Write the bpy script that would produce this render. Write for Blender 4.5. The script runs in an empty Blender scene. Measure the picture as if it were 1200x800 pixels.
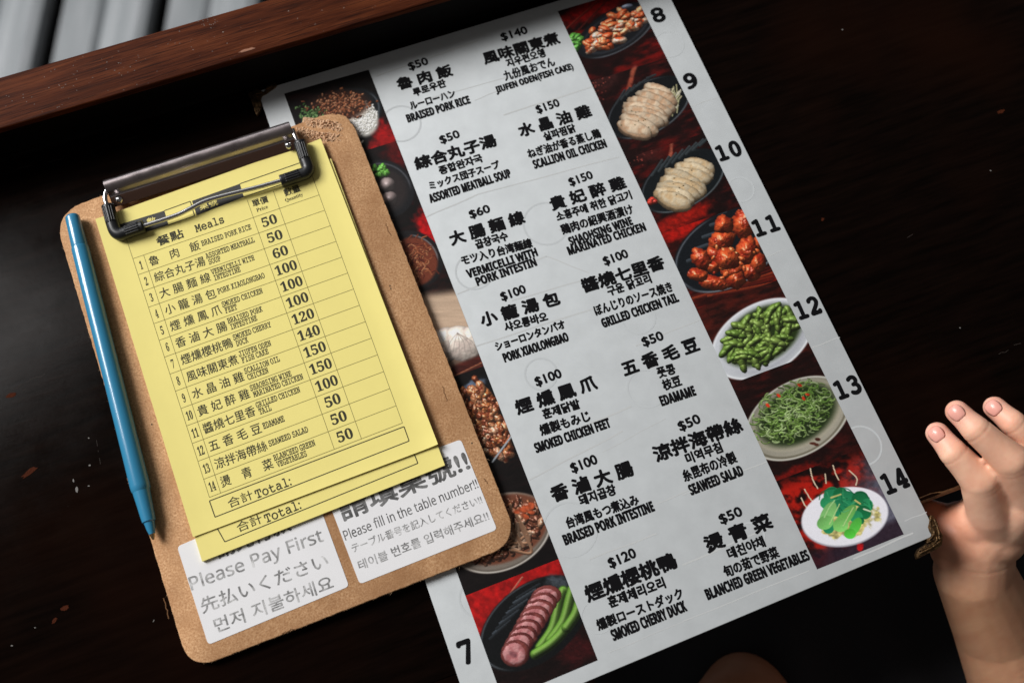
import bpy, bmesh, math, random
import numpy as np
from mathutils import Vector, Matrix
random.seed(7)
rng = np.random.default_rng(11)
D = bpy.data
SC = bpy.context.scene
COL = SC.collection

# ------------------------------------------------------------------ camera
CAM_H, PITCH, ROLL, FPX = 0.4675, 1.2797, 0.0565, 1213.5      # metres, radians, focal length in photo pixels
Fw = np.array([0, math.cos(PITCH), -math.sin(PITCH)])
R0 = np.array([1.0, 0, 0]); U0 = np.cross(R0, Fw)
Rt = math.cos(ROLL) * R0 + math.sin(ROLL) * U0
Up = -math.sin(ROLL) * R0 + math.cos(ROLL) * U0
CP = np.array([0, 0, CAM_H])
cd = D.cameras.new('camera'); cam = D.objects.new('camera', cd); COL.objects.link(cam)
M = Matrix(((Rt[0], Up[0], -Fw[0], 0), (Rt[1], Up[1], -Fw[1], 0), (Rt[2], Up[2], -Fw[2], CAM_H), (0, 0, 0, 1)))
cam.matrix_world = M
cd.sensor_width = 36; cd.lens = 36 * FPX / 1200
cd.clip_start = 0.01; cd.clip_end = 60
cd.dof.use_dof = True; cd.dof.focus_distance = 0.476; cd.dof.aperture_fstop = 6.7
SC.camera = cam

# ------------------------------------------------------------------ world and lamps
W = D.worlds.new('World'); SC.world = W; W.use_nodes = True
bg = W.node_tree.nodes['Background']; bg.inputs[0].default_value = (1, 0.93, 0.88, 1); bg.inputs[1].default_value = 0.07
def area(name, loc, target, size, power, color, shape='RECTANGLE', size_y=None):
    l = D.lights.new(name, 'AREA'); l.shape = shape; l.size = size; l.size_y = size_y or size
    l.energy = power; l.color = color
    o = D.objects.new(name, l); COL.objects.link(o); o.location = loc
    o.rotation_euler = (Vector(target) - Vector(loc)).to_track_quat('-Z', 'Y').to_euler()
    return o
area('window_light', (-3.6, 1.35, 3.0), (0.3, -0.3, 0), 1.8, 285.0, (1.0, 0.98, 0.965), size_y=2.2)
area('daylight_over_roof', (-1.3, 1.6, 0.9), (-0.75, 0.7, -1.5), 1.2, 7, (0.93, 0.97, 1))
vs = SC.view_settings; vs.view_transform = 'Standard'; vs.look = 'None'; vs.exposure = 0.12; vs.gamma = 1; vs.use_curve_mapping = False
SC.render.film_transparent = False
SC.cycles.max_bounces = 6

# ------------------------------------------------------------------ geometry helpers
def at(px, py, z=0.0):
    """point of the plane z seen where the photograph has (px, py); works on arrays"""
    px = np.asarray(px, float); py = np.asarray(py, float)
    d = Fw + ((px - 600) / FPX)[..., None] * Rt - ((py - 400) / FPX)[..., None] * Up
    t = (z - CAM_H) / d[..., 2]
    return CP + d * t[..., None]
class Plane:
    def __init__(s, p, n): s.p = np.array(p, float); s.n = np.array(n, float) / np.linalg.norm(n)
    def at(s, px, py, h=0.0):
        px = np.asarray(px, float); py = np.asarray(py, float)
        d = Fw + ((px - 600) / FPX)[..., None] * Rt - ((py - 400) / FPX)[..., None] * Up
        t = ((s.p + s.n * h - CP) @ s.n) / (d @ s.n)
        return CP + d * t[..., None]
def project(P):
    d = P - CP; z = d @ Fw
    return 600 + FPX * (d @ Rt) / z, 400 - FPX * (d @ Up) / z
def mesh(name, verts, faces, mats, parent=None, smooth=False, mi=None):
    me = D.meshes.new(name); me.from_pydata([tuple(map(float, v)) for v in verts], [], faces)
    for m in (mats if isinstance(mats, (list, tuple)) else [mats]): me.materials.append(m)
    if mi is not None: me.polygons.foreach_set('material_index', mi)
    if smooth: me.polygons.foreach_set('use_smooth', [True] * len(me.polygons))
    me.update()
    o = D.objects.new(name, me); COL.objects.link(o)
    if parent: o.parent = parent; o.matrix_parent_inverse = Matrix.Translation(-parent.location)
    return o
def thing(name, loc, label, cat, group=None):
    o = D.objects.new(name, None); o.empty_display_size = 0.01; COL.objects.link(o); o.location = tuple(map(float, loc))
    o['label'] = label; o['category'] = cat
    if group: o['group'] = group
    return o
def bevel(o, w, seg=2, ang=40):
    b = bmesh.new(); b.from_mesh(o.data)
    bmesh.ops.recalc_face_normals(b, faces=b.faces)
    ed = [e for e in b.edges if len(e.link_faces) == 2 and e.calc_face_angle() > math.radians(ang)]
    bmesh.ops.bevel(b, geom=ed, offset=w, segments=seg, affect='EDGES', profile=.5, clamp_overlap=True)
    mx_ = max(f.calc_area() for f in b.faces)
    for f in b.faces: f.smooth = f.calc_area() < mx_ * .02
    b.to_mesh(o.data); b.free()
    try: o.data.set_sharp_from_angle(angle=math.radians(35))
    except Exception: pass
    return o
def prism(name, top, down, mat, parent=None, bw=0, seg=2):
    """outline 'top' (n x 3, counter-clockwise) extruded along vector down"""
    top = np.array(top); n = len(top); bot = top + np.array(down)
    F = [list(range(n)), list(range(2 * n - 1, n - 1, -1))]
    for i in range(n): j = (i + 1) % n; F.append([i, i + n, j + n, j])
    o = mesh(name, list(top) + list(bot), F, mat, parent)
    b = bmesh.new(); b.from_mesh(o.data); bmesh.ops.recalc_face_normals(b, faces=b.faces); b.to_mesh(o.data); b.free()
    if bw: bevel(o, bw, seg)
    return o
def tube(path, rad, n=14, cap=True):
    """verts and faces of a tube along a path; rad a number or one per point"""
    P = np.array(path, float); m = len(P); rad = np.broadcast_to(np.array(rad, float), (m,))
    T = np.gradient(P, axis=0); T /= np.linalg.norm(T, axis=1)[:, None]
    u = np.cross(T[0], [0, 0, 1.0]); 
    if np.linalg.norm(u) < 1e-4: u = np.array([1.0, 0, 0])
    u /= np.linalg.norm(u); V = []; F = []
    for i in range(m):
        u = u - T[i] * (u @ T[i]); u /= np.linalg.norm(u); w = np.cross(T[i], u)
        for k in range(n):
            a = 2 * math.pi * k / n; V.append(P[i] + rad[i] * (math.cos(a) * u + math.sin(a) * w))
    for i in range(m - 1):
        for k in range(n):
            a = i * n + k; b = i * n + (k + 1) % n; F.append([a, b, b + n, a + n])
    if cap: F.append(list(range(n))[::-1]); F.append(list(range((m - 1) * n, m * n)))
    return V, F
def spline(pts, k=8):
    P = np.array(pts, float); P = np.vstack([2 * P[0] - P[1], P, 2 * P[-1] - P[-2]]); out = []
    for i in range(1, len(P) - 2):
        for t in np.linspace(0, 1, k, endpoint=False):
            a, b, c, d = P[i - 1], P[i], P[i + 1], P[i + 2]
            out.append(.5 * ((2 * b) + (-a + c) * t + (2 * a - 5 * b + 4 * c - d) * t * t + (-a + 3 * b - 3 * c + d) * t ** 3))
    out.append(P[-2]); return np.array(out)
def round_poly(C, r, k=7):
    """round the corners of a planar polygon C (n x 3); r one radius per corner"""
    C = np.array(C, float); n = len(C); out = []
    for i in range(n):
        a, b, c = C[i - 1], C[i], C[(i + 1) % n]
        u = (a - b) / np.linalg.norm(a - b); v = (c - b) / np.linalg.norm(c - b)
        p, q = b + u * r[i], b + v * r[i]
        for t in np.linspace(0, 1, k): out.append((1 - t) ** 2 * p + 2 * t * (1 - t) * (b * .86 + (p + q) / 2 * .14) + t * t * q)
    return np.array(out)

# ------------------------------------------------------------------ materials
def mat(name, color=(.5, .5, .5), rough=.5, metal=0, spec=.5, coat=0):
    m = D.materials.new(name); m.use_nodes = True; p = m.node_tree.nodes['Principled BSDF']
    p.inputs['Base Color'].default_value = (*color, 1); p.inputs['Roughness'].default_value = rough
    p.inputs['Metallic'].default_value = metal; p.inputs['Specular IOR Level'].default_value = spec
    p.inputs['Coat Weight'].default_value = coat
    return m
class NT:
    def __init__(s, m): s.m = m; s.t = m.node_tree; s.p = s.t.nodes['Principled BSDF']
    def n(s, ty, **k):
        x = s.t.nodes.new(ty)
        for a, v in k.items(): setattr(x, a, v)
        return x
    def l(s, a, b): s.t.links.new(a, b)
    def coord(s, scale=(1, 1, 1), rot=(0, 0, 0)):
        c = s.n('ShaderNodeTexCoord'); mp = s.n('ShaderNodeMapping'); mp.inputs['Scale'].default_value = scale; mp.inputs['Rotation'].default_value = rot
        mp2 = s.n('ShaderNodeMapping'); mp2.inputs['Rotation'].default_value = rot; mp.inputs['Rotation'].default_value = (0, 0, 0)
        s.l(c.outputs['Object'], mp2.inputs[0]); s.l(mp2.outputs[0], mp.inputs[0]); return mp.outputs[0]
    def noise(s, vec, scale, detail=4, rough=.55):
        x = s.n('ShaderNodeTexNoise'); x.inputs['Scale'].default_value = scale; x.inputs['Detail'].default_value = detail; x.inputs['Roughness'].default_value = rough
        s.l(vec, x.inputs['Vector']); return x.outputs['Fac']
    def ramp(s, fac, stops):
        x = s.n('ShaderNodeValToRGB'); e = x.color_ramp.elements
        while len(e) < len(stops): e.new(.5)
        for i, (p, c) in enumerate(stops): e[i].position = p; e[i].color = (*c, 1) if len(c) == 3 else c
        s.l(fac, x.inputs[0]); return x.outputs[0]
    def mix(s, fac, a, b, mode='MIX'):
        x = s.n('ShaderNodeMix', data_type='RGBA', blend_type=mode)
        for v, i in ((fac, 0), (a, 6), (b, 7)):
            if hasattr(v, 'links'): s.l(v, x.inputs[i])
            else: x.inputs[i].default_value = v if i == 0 else (*v, 1)
        return x.outputs[2]
    def bump(s, h, strength, dist):
        x = s.n('ShaderNodeBump'); x.inputs['Strength'].default_value = strength; x.inputs['Distance'].default_value = dist
        s.l(h, x.inputs['Height'])
        if s.p.inputs['Normal'].links: s.l(s.p.inputs['Normal'].links[0].from_socket, x.inputs['Normal'])
        s.l(x.outputs[0], s.p.inputs['Normal'])
    def base(s, c): s.l(c, s.p.inputs['Base Color'])
g = lambda v: (v, v, v)

ANG = 0.41                                                      # direction of the table's rail in the world
m_table = mat('dark_lacquered_wood', (.006, .004, .0035), .2, spec=.022)
t = NT(m_table); v = t.coord((1, 1, 1), (0, 0, -ANG)); vs_ = t.coord((1, 9, 1), (0, 0, -ANG))
n1 = t.noise(vs_, 28, 6, .6); c1 = t.ramp(n1, [(.35, (.0022, .0013, .0010)), (.72, (.0060, .0030, .0021))])
nb = t.noise(v, 7, 3); c2 = t.mix(t.ramp(nb, [(.5, g(0)), (.8, g(1))]), c1, (.010, .0035, .0018))
sp = t.noise(v, 900, 2, .5); spm = t.noise(v, 14, 2)
k1 = t.ramp(sp, [(.77, g(0)), (.82, g(1))]); k2 = t.ramp(spm, [(.56, g(0)), (.68, g(1))])
k = t.mix(1.0, k1, k2, 'MULTIPLY'); t.base(t.mix(k, c2, (.05, .045, .04)))
rr = t.ramp(t.noise(v, 45, 5, .7), [(.3, g(.15)), (.75, g(.28))]); t.l(rr, t.p.inputs['Roughness'])
t.bump(n1, .07, .0004); t.bump(t.noise(v, 420, 3), .06, .0002)
m_rail = mat('red_brown_wood', (.08, .02, .01), .55, spec=.05)
t = NT(m_rail); vg = t.coord((1, 14, 14), (0, 0, -ANG)); v = t.coord((1, 1, 1), (0, 0, -ANG))
n1 = t.noise(vg, 24, 8, .62); n2 = t.noise(t.coord((1, 34, 34), (0, 0, -ANG)), 40, 4, .6)
c1 = t.ramp(n1, [(.25, (.022, .0052, .0022)), (.5, (.068, .0160, .0055)), (.75, (.14, .038, .0125))])
c2 = t.mix(t.ramp(n2, [(.52, g(0)), (.64, g(.75))]), c1, (.012, .004, .003))
k1 = t.ramp(t.noise(v, 620, 2), [(.71, g(0)), (.77, g(1))]); k2 = t.ramp(t.noise(v, 40, 2), [(.5, g(0)), (.6, g(1))])
c3 = t.mix(t.mix(1.0, k1, k2, 'MULTIPLY'), c2, (.33, .28, .25)); t.base(c3)
t.bump(n2, .4, .0006); t.bump(n1, .3, .0006)
m_raildark = mat('near_black_wood', (.004, .003, .0028), .6, spec=.08)  # near-black wood below the rail's red-brown top board
t = NT(m_raildark); t.bump(t.noise(t.coord((1, 9, 9), (0, 0, -ANG)), 60, 5), .3, .0005)
m_chip = mat('bare_wood_chip', (.34, .17, .11), .8, spec=.1); t = NT(m_chip); t.bump(t.noise(t.coord(), 1500, 3), .7, .0005)
m_chipred = mat('worn_red_lacquer', (.055, .013, .005), .8, spec=.06); t = NT(m_chipred); t.bump(t.noise(t.coord(), 1200, 3), .7, .0005)
m_scr = mat('pale_scratch', (.05, .04, .035), .8, spec=.1)
m_fleck = mat('pale_fleck', (.20, .19, .18), .8, spec=.1)
m_worn = mat('worn_table_edge', (.16, .075, .028), .55); t = NT(m_worn)
t.base(t.ramp(t.noise(t.coord(), 160, 6, .7), [(.3, (.04, .018, .009)), (.7, (.30, .15, .06))]))

m_hard = mat('brown_hardboard', (.42, .22, .11), .78, spec=.25)
t = NT(m_hard); v = t.coord()
a = t.noise(v, 1150, 5, .7); b = t.noise(v, 60, 4, .6); c = t.noise(v, 3200, 2, .6)
c1 = t.ramp(a, [(.30, (.33, .155, .066)), (.5, (.60, .335, .165)), (.70, (.84, .55, .31))])
c2 = t.mix(t.ramp(b, [(.38, g(0)), (.68, g(.75))]), c1, (.40, .20, .088))
c2 = t.mix(t.ramp(t.noise(v, 16, 5, .7), [(.5, g(0)), (.75, g(.45))]), c2, (.30, .15, .07))
c3 = t.mix(t.ramp(c, [(.66, g(0)), (.74, g(.6))]), c2, (.16, .075, .04)); t.base(c3)
t.bump(a, .4, .0003); t.bump(c, .2, .0001)
m_edge = mat('frayed_hardboard_edge', (.5, .31, .17), .95, spec=.1)
t = NT(m_edge); v = t.coord(); a = t.noise(v, 1500, 4, .7)
t.base(t.ramp(a, [(.3, (.30, .15, .07)), (.7, (.80, .58, .37))])); t.bump(a, .9, .0006)

m_scuff = mat('dark_scuff', (.17, .085, .04), .9, spec=.1)
m_fluff = mat('torn_hardboard_fibres', (.75, .50, .32), .95, spec=.1)
t = NT(m_fluff); a = t.noise(t.coord(), 1100, 5, .7); t.base(t.ramp(a, [(.3, (.42, .22, .11)), (.65, (.80, .56, .37))])); t.bump(a, .5, .0004)
def paper(name, col, rough=.55, mott=.05, bump=.00004, spec=.35):
    m = mat(name, col, rough, spec=spec); t = NT(m); v = t.coord()
    a = t.noise(v, 90, 5, .65); lo = tuple(x * (1 - mott) for x in col); hi = tuple(min(1, x * (1 + mott * .5)) for x in col)
    t.base(t.ramp(a, [(.3, lo), (.7, hi)])); 
    if bump: t.bump(t.noise(v, 2200, 3), .3, bump); t.bump(t.noise(v, 25, 2), .25, .0006)
    else: t.l(t.ramp(t.noise(v, 70, 4, .7), [(.3, g(rough - .06)), (.7, g(rough + .1))]), t.p.inputs['Roughness'])
    return m
m_yel = paper('yellow_paper', (.865, .755, .245), .7, .02)
m_yeledge = mat('yellow_paper_edge', (.70, .58, .16), .8)
m_stick = paper('white_sticker', (.80, .80, .815), .5, .02)
m_menu = paper('laminated_print_white', (.615, .65, .665), .38, .07, 0, spec=.3)
m_menuedge = mat('menu_board_edge', (.30, .30, .30), .7)
m_mark = mat('faint_grey_print', (.555, .587, .60), .38, spec=.3)
m_mark2 = mat('faint_warm_print', (.565, .585, .585), .38, spec=.3)
m_ink = mat('black_print', (.005, .005, .006), .5, spec=.12)
m_inky = mat('order_form_ink', (.035, .034, .02), .65, spec=.25)
m_line = mat('order_form_hairline', (.17, .15, .05), .7, spec=.2)
m_band = mat('charcoal_printed_band', (.045, .045, .042), .6, spec=.3)
m_greyA = mat('worn_grey_print', (.26, .26, .265), .6)
m_greyB = mat('dark_grey_print', (.085, .08, .08), .6)
for mm, lo, hi in ((m_greyA, (.17,) * 3, (.72,) * 3), (m_greyB, (.055,) * 3, (.26,) * 3)):
    t = NT(mm); t.base(t.ramp(t.noise(t.coord((1, 1, 1), (0, 0, .6)), 160, 4, .7), [(.42, lo), (.72, hi)]))
m_plate = mat('brown_reflection_plate', (.34, .20, .15), .22, 1.0)  # brown reflection on the clip's apron, put into the metal colour
m_chrome = mat('chrome', (.37, .32, .32), .3, 1.0)
t = NT(m_chrome); t.bump(t.noise(t.coord((1, 12, 12), (0, 0, -.35)), 220, 4), .12, .0003)
t.l(t.ramp(t.noise(t.coord(), 130, 5, .7), [(.35, g(.27)), (.75, g(.42))]), t.p.inputs['Roughness'])
m_wire = mat('steel_wire', (.66, .65, .66), .2, 1.0)
m_rubber = mat('black_rubber', (.012, .013, .015), .38, spec=.5); t = NT(m_rubber); t.bump(t.noise(t.coord(), 900, 3), .15, .0002)
m_bronze = mat('aged_bronze', (.17, .095, .04), .38, .85)
t = NT(m_bronze); a = t.noise(t.coord(), 420, 5, .7); t.base(t.ramp(a, [(.35, (.02, .011, .006)), (.75, (.24, .14, .06))])); t.bump(a, .9, .0008)
m_blue = mat('blue_plastic', (.035, .235, .41), .27, spec=.55, coat=.4)
t = NT(m_blue); t.bump(t.noise(t.coord(), 120, 2), .05, .0005)
m_brass = mat('brass_tip', (.55, .38, .20), .3, 1.0)
m_roof = mat('galvanised_roof', (.36, .39, .41), .55, .15)
t = NT(m_roof); t.base(t.ramp(t.noise(t.coord((9, 1, 1)), 3, 5, .6), [(.3, (.26, .285, .30)), (.7, (.42, .44, .46))]))
m_gap = mat('gap_shadow_black', (.01, .01, .011), .8)
m_skin = mat('skin', (.70, .36, .22), .48, spec=.4)
m_skin.node_tree.nodes['Principled BSDF'].inputs['Subsurface Weight'].default_value = .25
m_skin.node_tree.nodes['Principled BSDF'].inputs['Subsurface Radius'].default_value = (.004, .0015, .0008)
m_skin.node_tree.nodes['Principled BSDF'].inputs['Subsurface Scale'].default_value = 1.0
t = NT(m_skin); v = t.coord(); va = t.n('ShaderNodeVertexColor', layer_name='tint')
c1 = t.mix(t.ramp(t.noise(v, 60, 4, .6), [(.3, g(0)), (.7, g(.35))]), va.outputs[0], (.74, .35, .22)); t.base(c1)
vo = t.n('ShaderNodeTexVoronoi'); vo.inputs['Scale'].default_value = 1300; t.l(v, vo.inputs['Vector'])
t.bump(vo.outputs['Distance'], .12, .0002); t.bump(t.noise(v, 500, 4, .7), .2, .0002)
m_nail = mat('fingernail', (.80, .38, .31), .3, spec=.4, coat=.1)
m_cloth = mat('dark_cloth', (.035, .035, .04), .9, spec=.2)
t = NT(m_cloth); t.bump(t.noise(t.coord(), 500, 4), .6, .0008)
m_print = mat('photo_print', (.5, .5, .5), .4, spec=.35)
t = NT(m_print); va = t.n('ShaderNodeVertexColor', layer_name='print'); t.base(va.outputs[0])

# ------------------------------------------------------------------ lettering
GC = {}
def glyphs(s):
    if s not in GC:
        c = D.curves.new('lettering', 'FONT'); c.body = s; c.resolution_u = 3
        o = D.objects.new('lettering', c); COL.objects.link(o); me = o.to_mesh()
        V = np.empty(len(me.vertices) * 3); me.vertices.foreach_get('co', V); V = V.reshape(-1, 3)[:, :2]
        F = [tuple(p.vertices) for p in me.polygons]
        o.to_mesh_clear(); D.objects.remove(o); D.curves.remove(c)
        GC[s] = (V, F)
    return GC[s]
def style(s, up=0, lo=0, dg=0):
    o = ''
    for ch in s:
        if 'A' <= ch <= 'Z' and up: ch = chr(up + ord(ch) - 65)
        elif 'a' <= ch <= 'z' and lo: ch = chr(lo + ord(ch) - 97)
        elif '0' <= ch <= '9' and dg: ch = chr(dg + ord(ch) - 48)
        o += ch
    return o
serif = lambda s: style(s, 0x1D400, 0x1D41A, 0x1D7CE)
mono = lambda s: style(s, 0x1D670, 0x1D68A, 0x1D7F6)
sansb = lambda s: style(s, 0x1D5D4, 0x1D5EE, 0x1D7EC)
sansl = lambda s: style(s, 0x1D5A0, 0x1D5BA, 0x1D7E2)
class Ink:
    """collects lettering, rules and shapes that become one printed part"""
    def __init__(s): s.V = []; s.F = []; s.k = 0
    def add(s, P, F):
        b = s.k; s.V.extend(P); s.F.extend([tuple(i + b for i in f) for f in F]); s.k += len(P)
    def text(s, body, L, R, H, surf, up, eps=.00008, bold=0.0, slant=0):
        """ink box of the text: from L to R (3-D points) along the bottom, H metres tall"""
        V, F = glyphs(body); mn = V.min(0); mx = V.max(0)
        A = (V - mn) / (mx - mn); ex = (R - L); w = np.linalg.norm(ex); n = np.array(surf.n)
        upv = np.cross(n, ex / w)
        offs = [(0, 0)]
        if bold:
            m = 8 if bold > .0002 else 4
            offs = [(bold * math.cos(a), bold * math.sin(a)) for a in np.arange(m) * 2 * math.pi / m] + [(0, 0)]
        for i, (dx, dy) in enumerate(offs):
            P = L + A[:, :1] * ex + (A[:, 1:] * H) * upv + (dx * ex / w + dy * upv) + n * (eps + i * 1.5e-6)
            s.add(P, F)
    def px_text(s, body, L, R, hpx, surf, eps=.00008, bold=0.0):
        a = surf.at(*L); b = surf.at(*R); k = np.linalg.norm(b - a) / math.hypot(R[0] - L[0], R[1] - L[1])
        s.text(body, a, b, hpx * k * 1.03, surf, None, eps, bold)
    def rule(s, a, b, w, n, eps=.00006):
        d = (b - a); L = np.linalg.norm(d); q = np.cross(n, d / L) * w / 2; e = n * eps
        s.add([a - q + e, b - q + e, b + q + e, a + q + e], [(0, 1, 2, 3)])
    def poly(s, P, n, eps=.00006): s.add([p + n * eps for p in P], [tuple(range(len(P)))])
    def line(s, P, w, n, eps=.00006):
        P = np.array(P); T = np.gradient(P, axis=0); T /= np.linalg.norm(T, axis=1)[:, None]; Q = np.cross(n, T) * w / 2
        m = len(P); s.add(list(P - Q + n * eps) + list(P + Q + n * eps), [(i, i + 1, m + i + 1, m + i) for i in range(m - 1)])
    def build(s, name, m, parent): return mesh(name, s.V, s.F, m, parent)

# ------------------------------------------------------------------ planes things lie on
MENU_T = .0014
P_menu = Plane((0, 0, MENU_T), (0, 0, 1))
ZB = np.array([0, 0, 1.0])
BT = .0032                                                       # clipboard thickness
c0 = at(62, 250, BT); c1_ = at(222, 785.5, BT); e_ = at(406, 124.5, BT + .0018)
nb = np.cross(c1_ - c0, e_ - c0); nb /= np.linalg.norm(nb); nb *= np.sign(nb[2])
P_board = Plane(c0 + np.array([0, 0, .0002]), nb)                # top face of the clipboard: right side lifted by the menu under it
P_pad = Plane(P_board.p + nb * .0016, nb)                        # top of the lower order form
P_form = Plane(P_board.p + nb * .0021, nb)                       # top of the upper order form

# ------------------------------------------------------------------ table
rdir = at(510, 0, 0) - at(0, 150, 0); rdir /= np.linalg.norm(rdir); ANGr = math.atan2(rdir[1], rdir[0])
rn = np.array([-rdir[1], rdir[0], 0])
jb = at(140, 160, 0)                                             # where the rail meets the table top
fe = at(1108, 577, 0)                                            # a point of the front edge
fd = ((fe - jb) @ rn)
tab = thing('wooden_table', jb, 'dark lacquered wooden table with a raised reddish rail along its far edge', 'table')
def RL(u, v, z): return jb + rdir * u + rn * v + np.array([0, 0, z])
q = [RL(-.7, fd, 0), RL(1.3, fd, 0), RL(1.3, .006, 0), RL(-.7, .006, 0)]
prism('tabletop', q, (0, 0, -.022), m_table, tab, .0012)
# worn lip along the front edge
wl = []
u0_ = (at(1020, 615, 0) - jb) @ rdir
for i in range(80):
    u = u0_ + .5 * i / 79; wl.append((u, .0011 + .0007 * math.sin(i * 1.7) + .0005 * math.sin(i * .37)))
V = []; F = []
for u, w in wl: V += [RL(u, fd + w, .00015), RL(u, fd - .0006, -.0008), RL(u, fd - .0009, -.004)]
for i in range(79):
    a = i * 3; F += [(a, a + 1, a + 4, a + 3), (a + 1, a + 2, a + 5, a + 4)]
mesh('worn_front_edge', V, F, m_worn, tab, True)
# raised rail: red-brown top board over a black side face
RZ = .028
lo = [at(0, 151, RZ), at(510, -2, RZ)]; hi = [at(0, 90.5, RZ), at(292, -1, RZ)]
v_lo = (lo[0] - jb) @ rn; v_hi = (hi[0] - jb) @ rn
v_lo2 = (lo[1] - jb) @ rn
W_rail = v_hi - v_lo
q = [RL(-.7, v_lo, RZ), RL(1.3, v_lo, RZ), RL(1.3, v_hi, RZ), RL(-.7, v_hi, RZ)]
rail = prism('edge_rail', q, (0, 0, -.0040), m_rail, tab, .0009, 3)
q = [RL(-.7, v_lo + .0012, RZ - .0042), RL(1.3, v_lo + .0012, RZ - .0042), RL(1.3, v_hi - .001, RZ - .0042), RL(-.7, v_hi - .001, RZ - .0042)]
prism('rail_support', q, (0, 0, -(RZ - .0042) - .03), m_raildark, tab)
vv = min(v_lo + .001, .03)
q = [RL(-.7, .0052, .0022), RL(1.3, .0052, .0022), RL(1.3, v_lo + .002, .0022), RL(-.7, v_lo + .002, .0022)]
prism('joint_strip', q, (0, 0, -.024), m_raildark, tab, .0006)
def chip(px, py, w, h, ang, m, z, name='paint_chip', pl=None, th=.00012):
    c = at(px, py, z); n = 14; pts = []
    for i in range(n):
        a = 2 * math.pi * i / n; r = .7 + .45 * random.random()
        x = w * r * math.cos(a); y = h * r * math.sin(a)
        pts.append(c + np.array([x * math.cos(ang) - y * math.sin(ang), x * math.sin(ang) + y * math.cos(ang), 0]))
    prism(name, np.array(pts) + [0, 0, th], (0, 0, -th * .9), m, tab)
chip(289, 59, .0046, .0008, ANGr, m_chip, RZ, 'rail_chip'); chip(35, 553, .0042, .0013, .75, m_chipred, 0)
chip(13, 463, .0028, .0012, .3, m_chipred, 0); chip(1173, 131, .0022, .001, .5, m_chipred, 0); chip(76, 712, .002, .001, .4, m_chipred, 0)
chip(64, 727, .0017, .0008, 1, m_chipred, 0); chip(964, 257, .001, .0007, 1, m_chipred, 0)
for (x, y, w, h, a) in ((90, 573, .0014, .0007, -1.2), (86, 563, .0008, .0004, -1.2), (104, 569, .0006, .0003, 0), (105, 545, .0006, .0004, 0), (104, 513, .0004, .0003, 0),
                        (330, 741, .0004, .0002, 1), (381, 725, .0004, .0003, 0), (41, 735, .0004, .0002, 0), (987, 35, .0005, .0003, 0), (1161, 200, .0005, .0003, 0),
                        (1125, 384, .0004, .0003, 0), (180, 727, .0006, .0002, 1.2), (14, 756, .0005, .0003, 0)):
    chip(x, y, w, h, a, m_fleck, 0, 'pale_fleck', th=.00006)
for k in range(46):                                             # small pale flecks caught in the rail's grain
    u = random.uniform(0, 1); x = random.uniform(2, 250); y = 122 - x * .30 + random.uniform(-22, 26)
    chip(x, y, random.uniform(.00012, .0004), random.uniform(.0001, .0002), ANGr, m_fleck, RZ, 'pale_fleck', th=.00005)
for k in range(24):
    chip(246 + random.gauss(0, 5), 26 + random.gauss(0, 4), random.uniform(.00012, .0003), random.uniform(.0001, .0002), ANGr, m_fleck, RZ, 'pale_fleck', th=.00005)
for (x0, y0, x1, y1) in ((15, 456, 58, 434), (8, 470, 30, 455), (112, 510, 118, 545), (380, 165, 470, 138), (20, 200, 160, 160), (1040, 285, 1100, 265), (1170, 415, 1200, 400)):   # scratches in the lacquer
    a, b = at(x0, y0, .00005), at(x1, y1, .00005); P = [a + (b - a) * s + rn * random.gauss(0, .0004) for s in np.linspace(0, 1, 9)]
    for j in range(8):
        if random.random() < .5:
            i_ = Ink(); i_.rule(np.array(P[j]), np.array(P[j + 1]), .00016, ZB, .00002); i_.build('scratch', m_scr, tab)

# ------------------------------------------------------------------ roof far below, beyond the rail (kept large and simple; strongly out of focus)
RZF = -1.7
ra, rb = at(50, 80, RZF), at(73, -30, RZF); rg = rb - ra; rg[2] = 0; rg /= np.linalg.norm(rg); rx = np.array([rg[1], -rg[0], 0])
pitch_ = abs((at(176, 20, RZF) - at(52, 20, RZF)) @ rx)
roof = mesh('roof', [ra + rx * a_ + rg * b_ - ZB * .05 for a_, b_ in ((-5, -2.2), (5, -2.2), (5, 4), (-5, 4))], [(0, 1, 2, 3)], m_gap); roof['kind'] = 'structure'  # black sheet: deep shade between the roof sheets put in as colour
prof = [(.075, 0), (.12, .012), (.40, .0), (.46, -.014), (.60, -.012), (.66, .0), (.78, .016), (.86, .034), (.93, .026), (.945, -.02)]
for k in range(-7, 16):
    V = []; F = []
    for (s_, z_) in prof:
        for b_ in (-2.0, 4): V.append(ra + rx * (k + s_) * pitch_ + rg * b_ + ZB * z_)
    for i in range(len(prof) - 1): F.append((2 * i, 2 * i + 1, 2 * i + 3, 2 * i + 2))
    mesh('roof_sheet', V, F, m_roof, roof)

# ------------------------------------------------------------------ menu board
mc = np.array([P_menu.at(*p) for p in ((302, 107), (770, -34), (1098, 626), (557, 853))])
menu = thing('menu', mc[3] * [1, 1, 0], 'large white laminated food menu with dish photos down both sides, hanging over the table edge', 'menu')
mb = prism('board', mc[::-1], (0, 0, -(MENU_T - .0001)), m_menu, menu, .00035)

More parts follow.
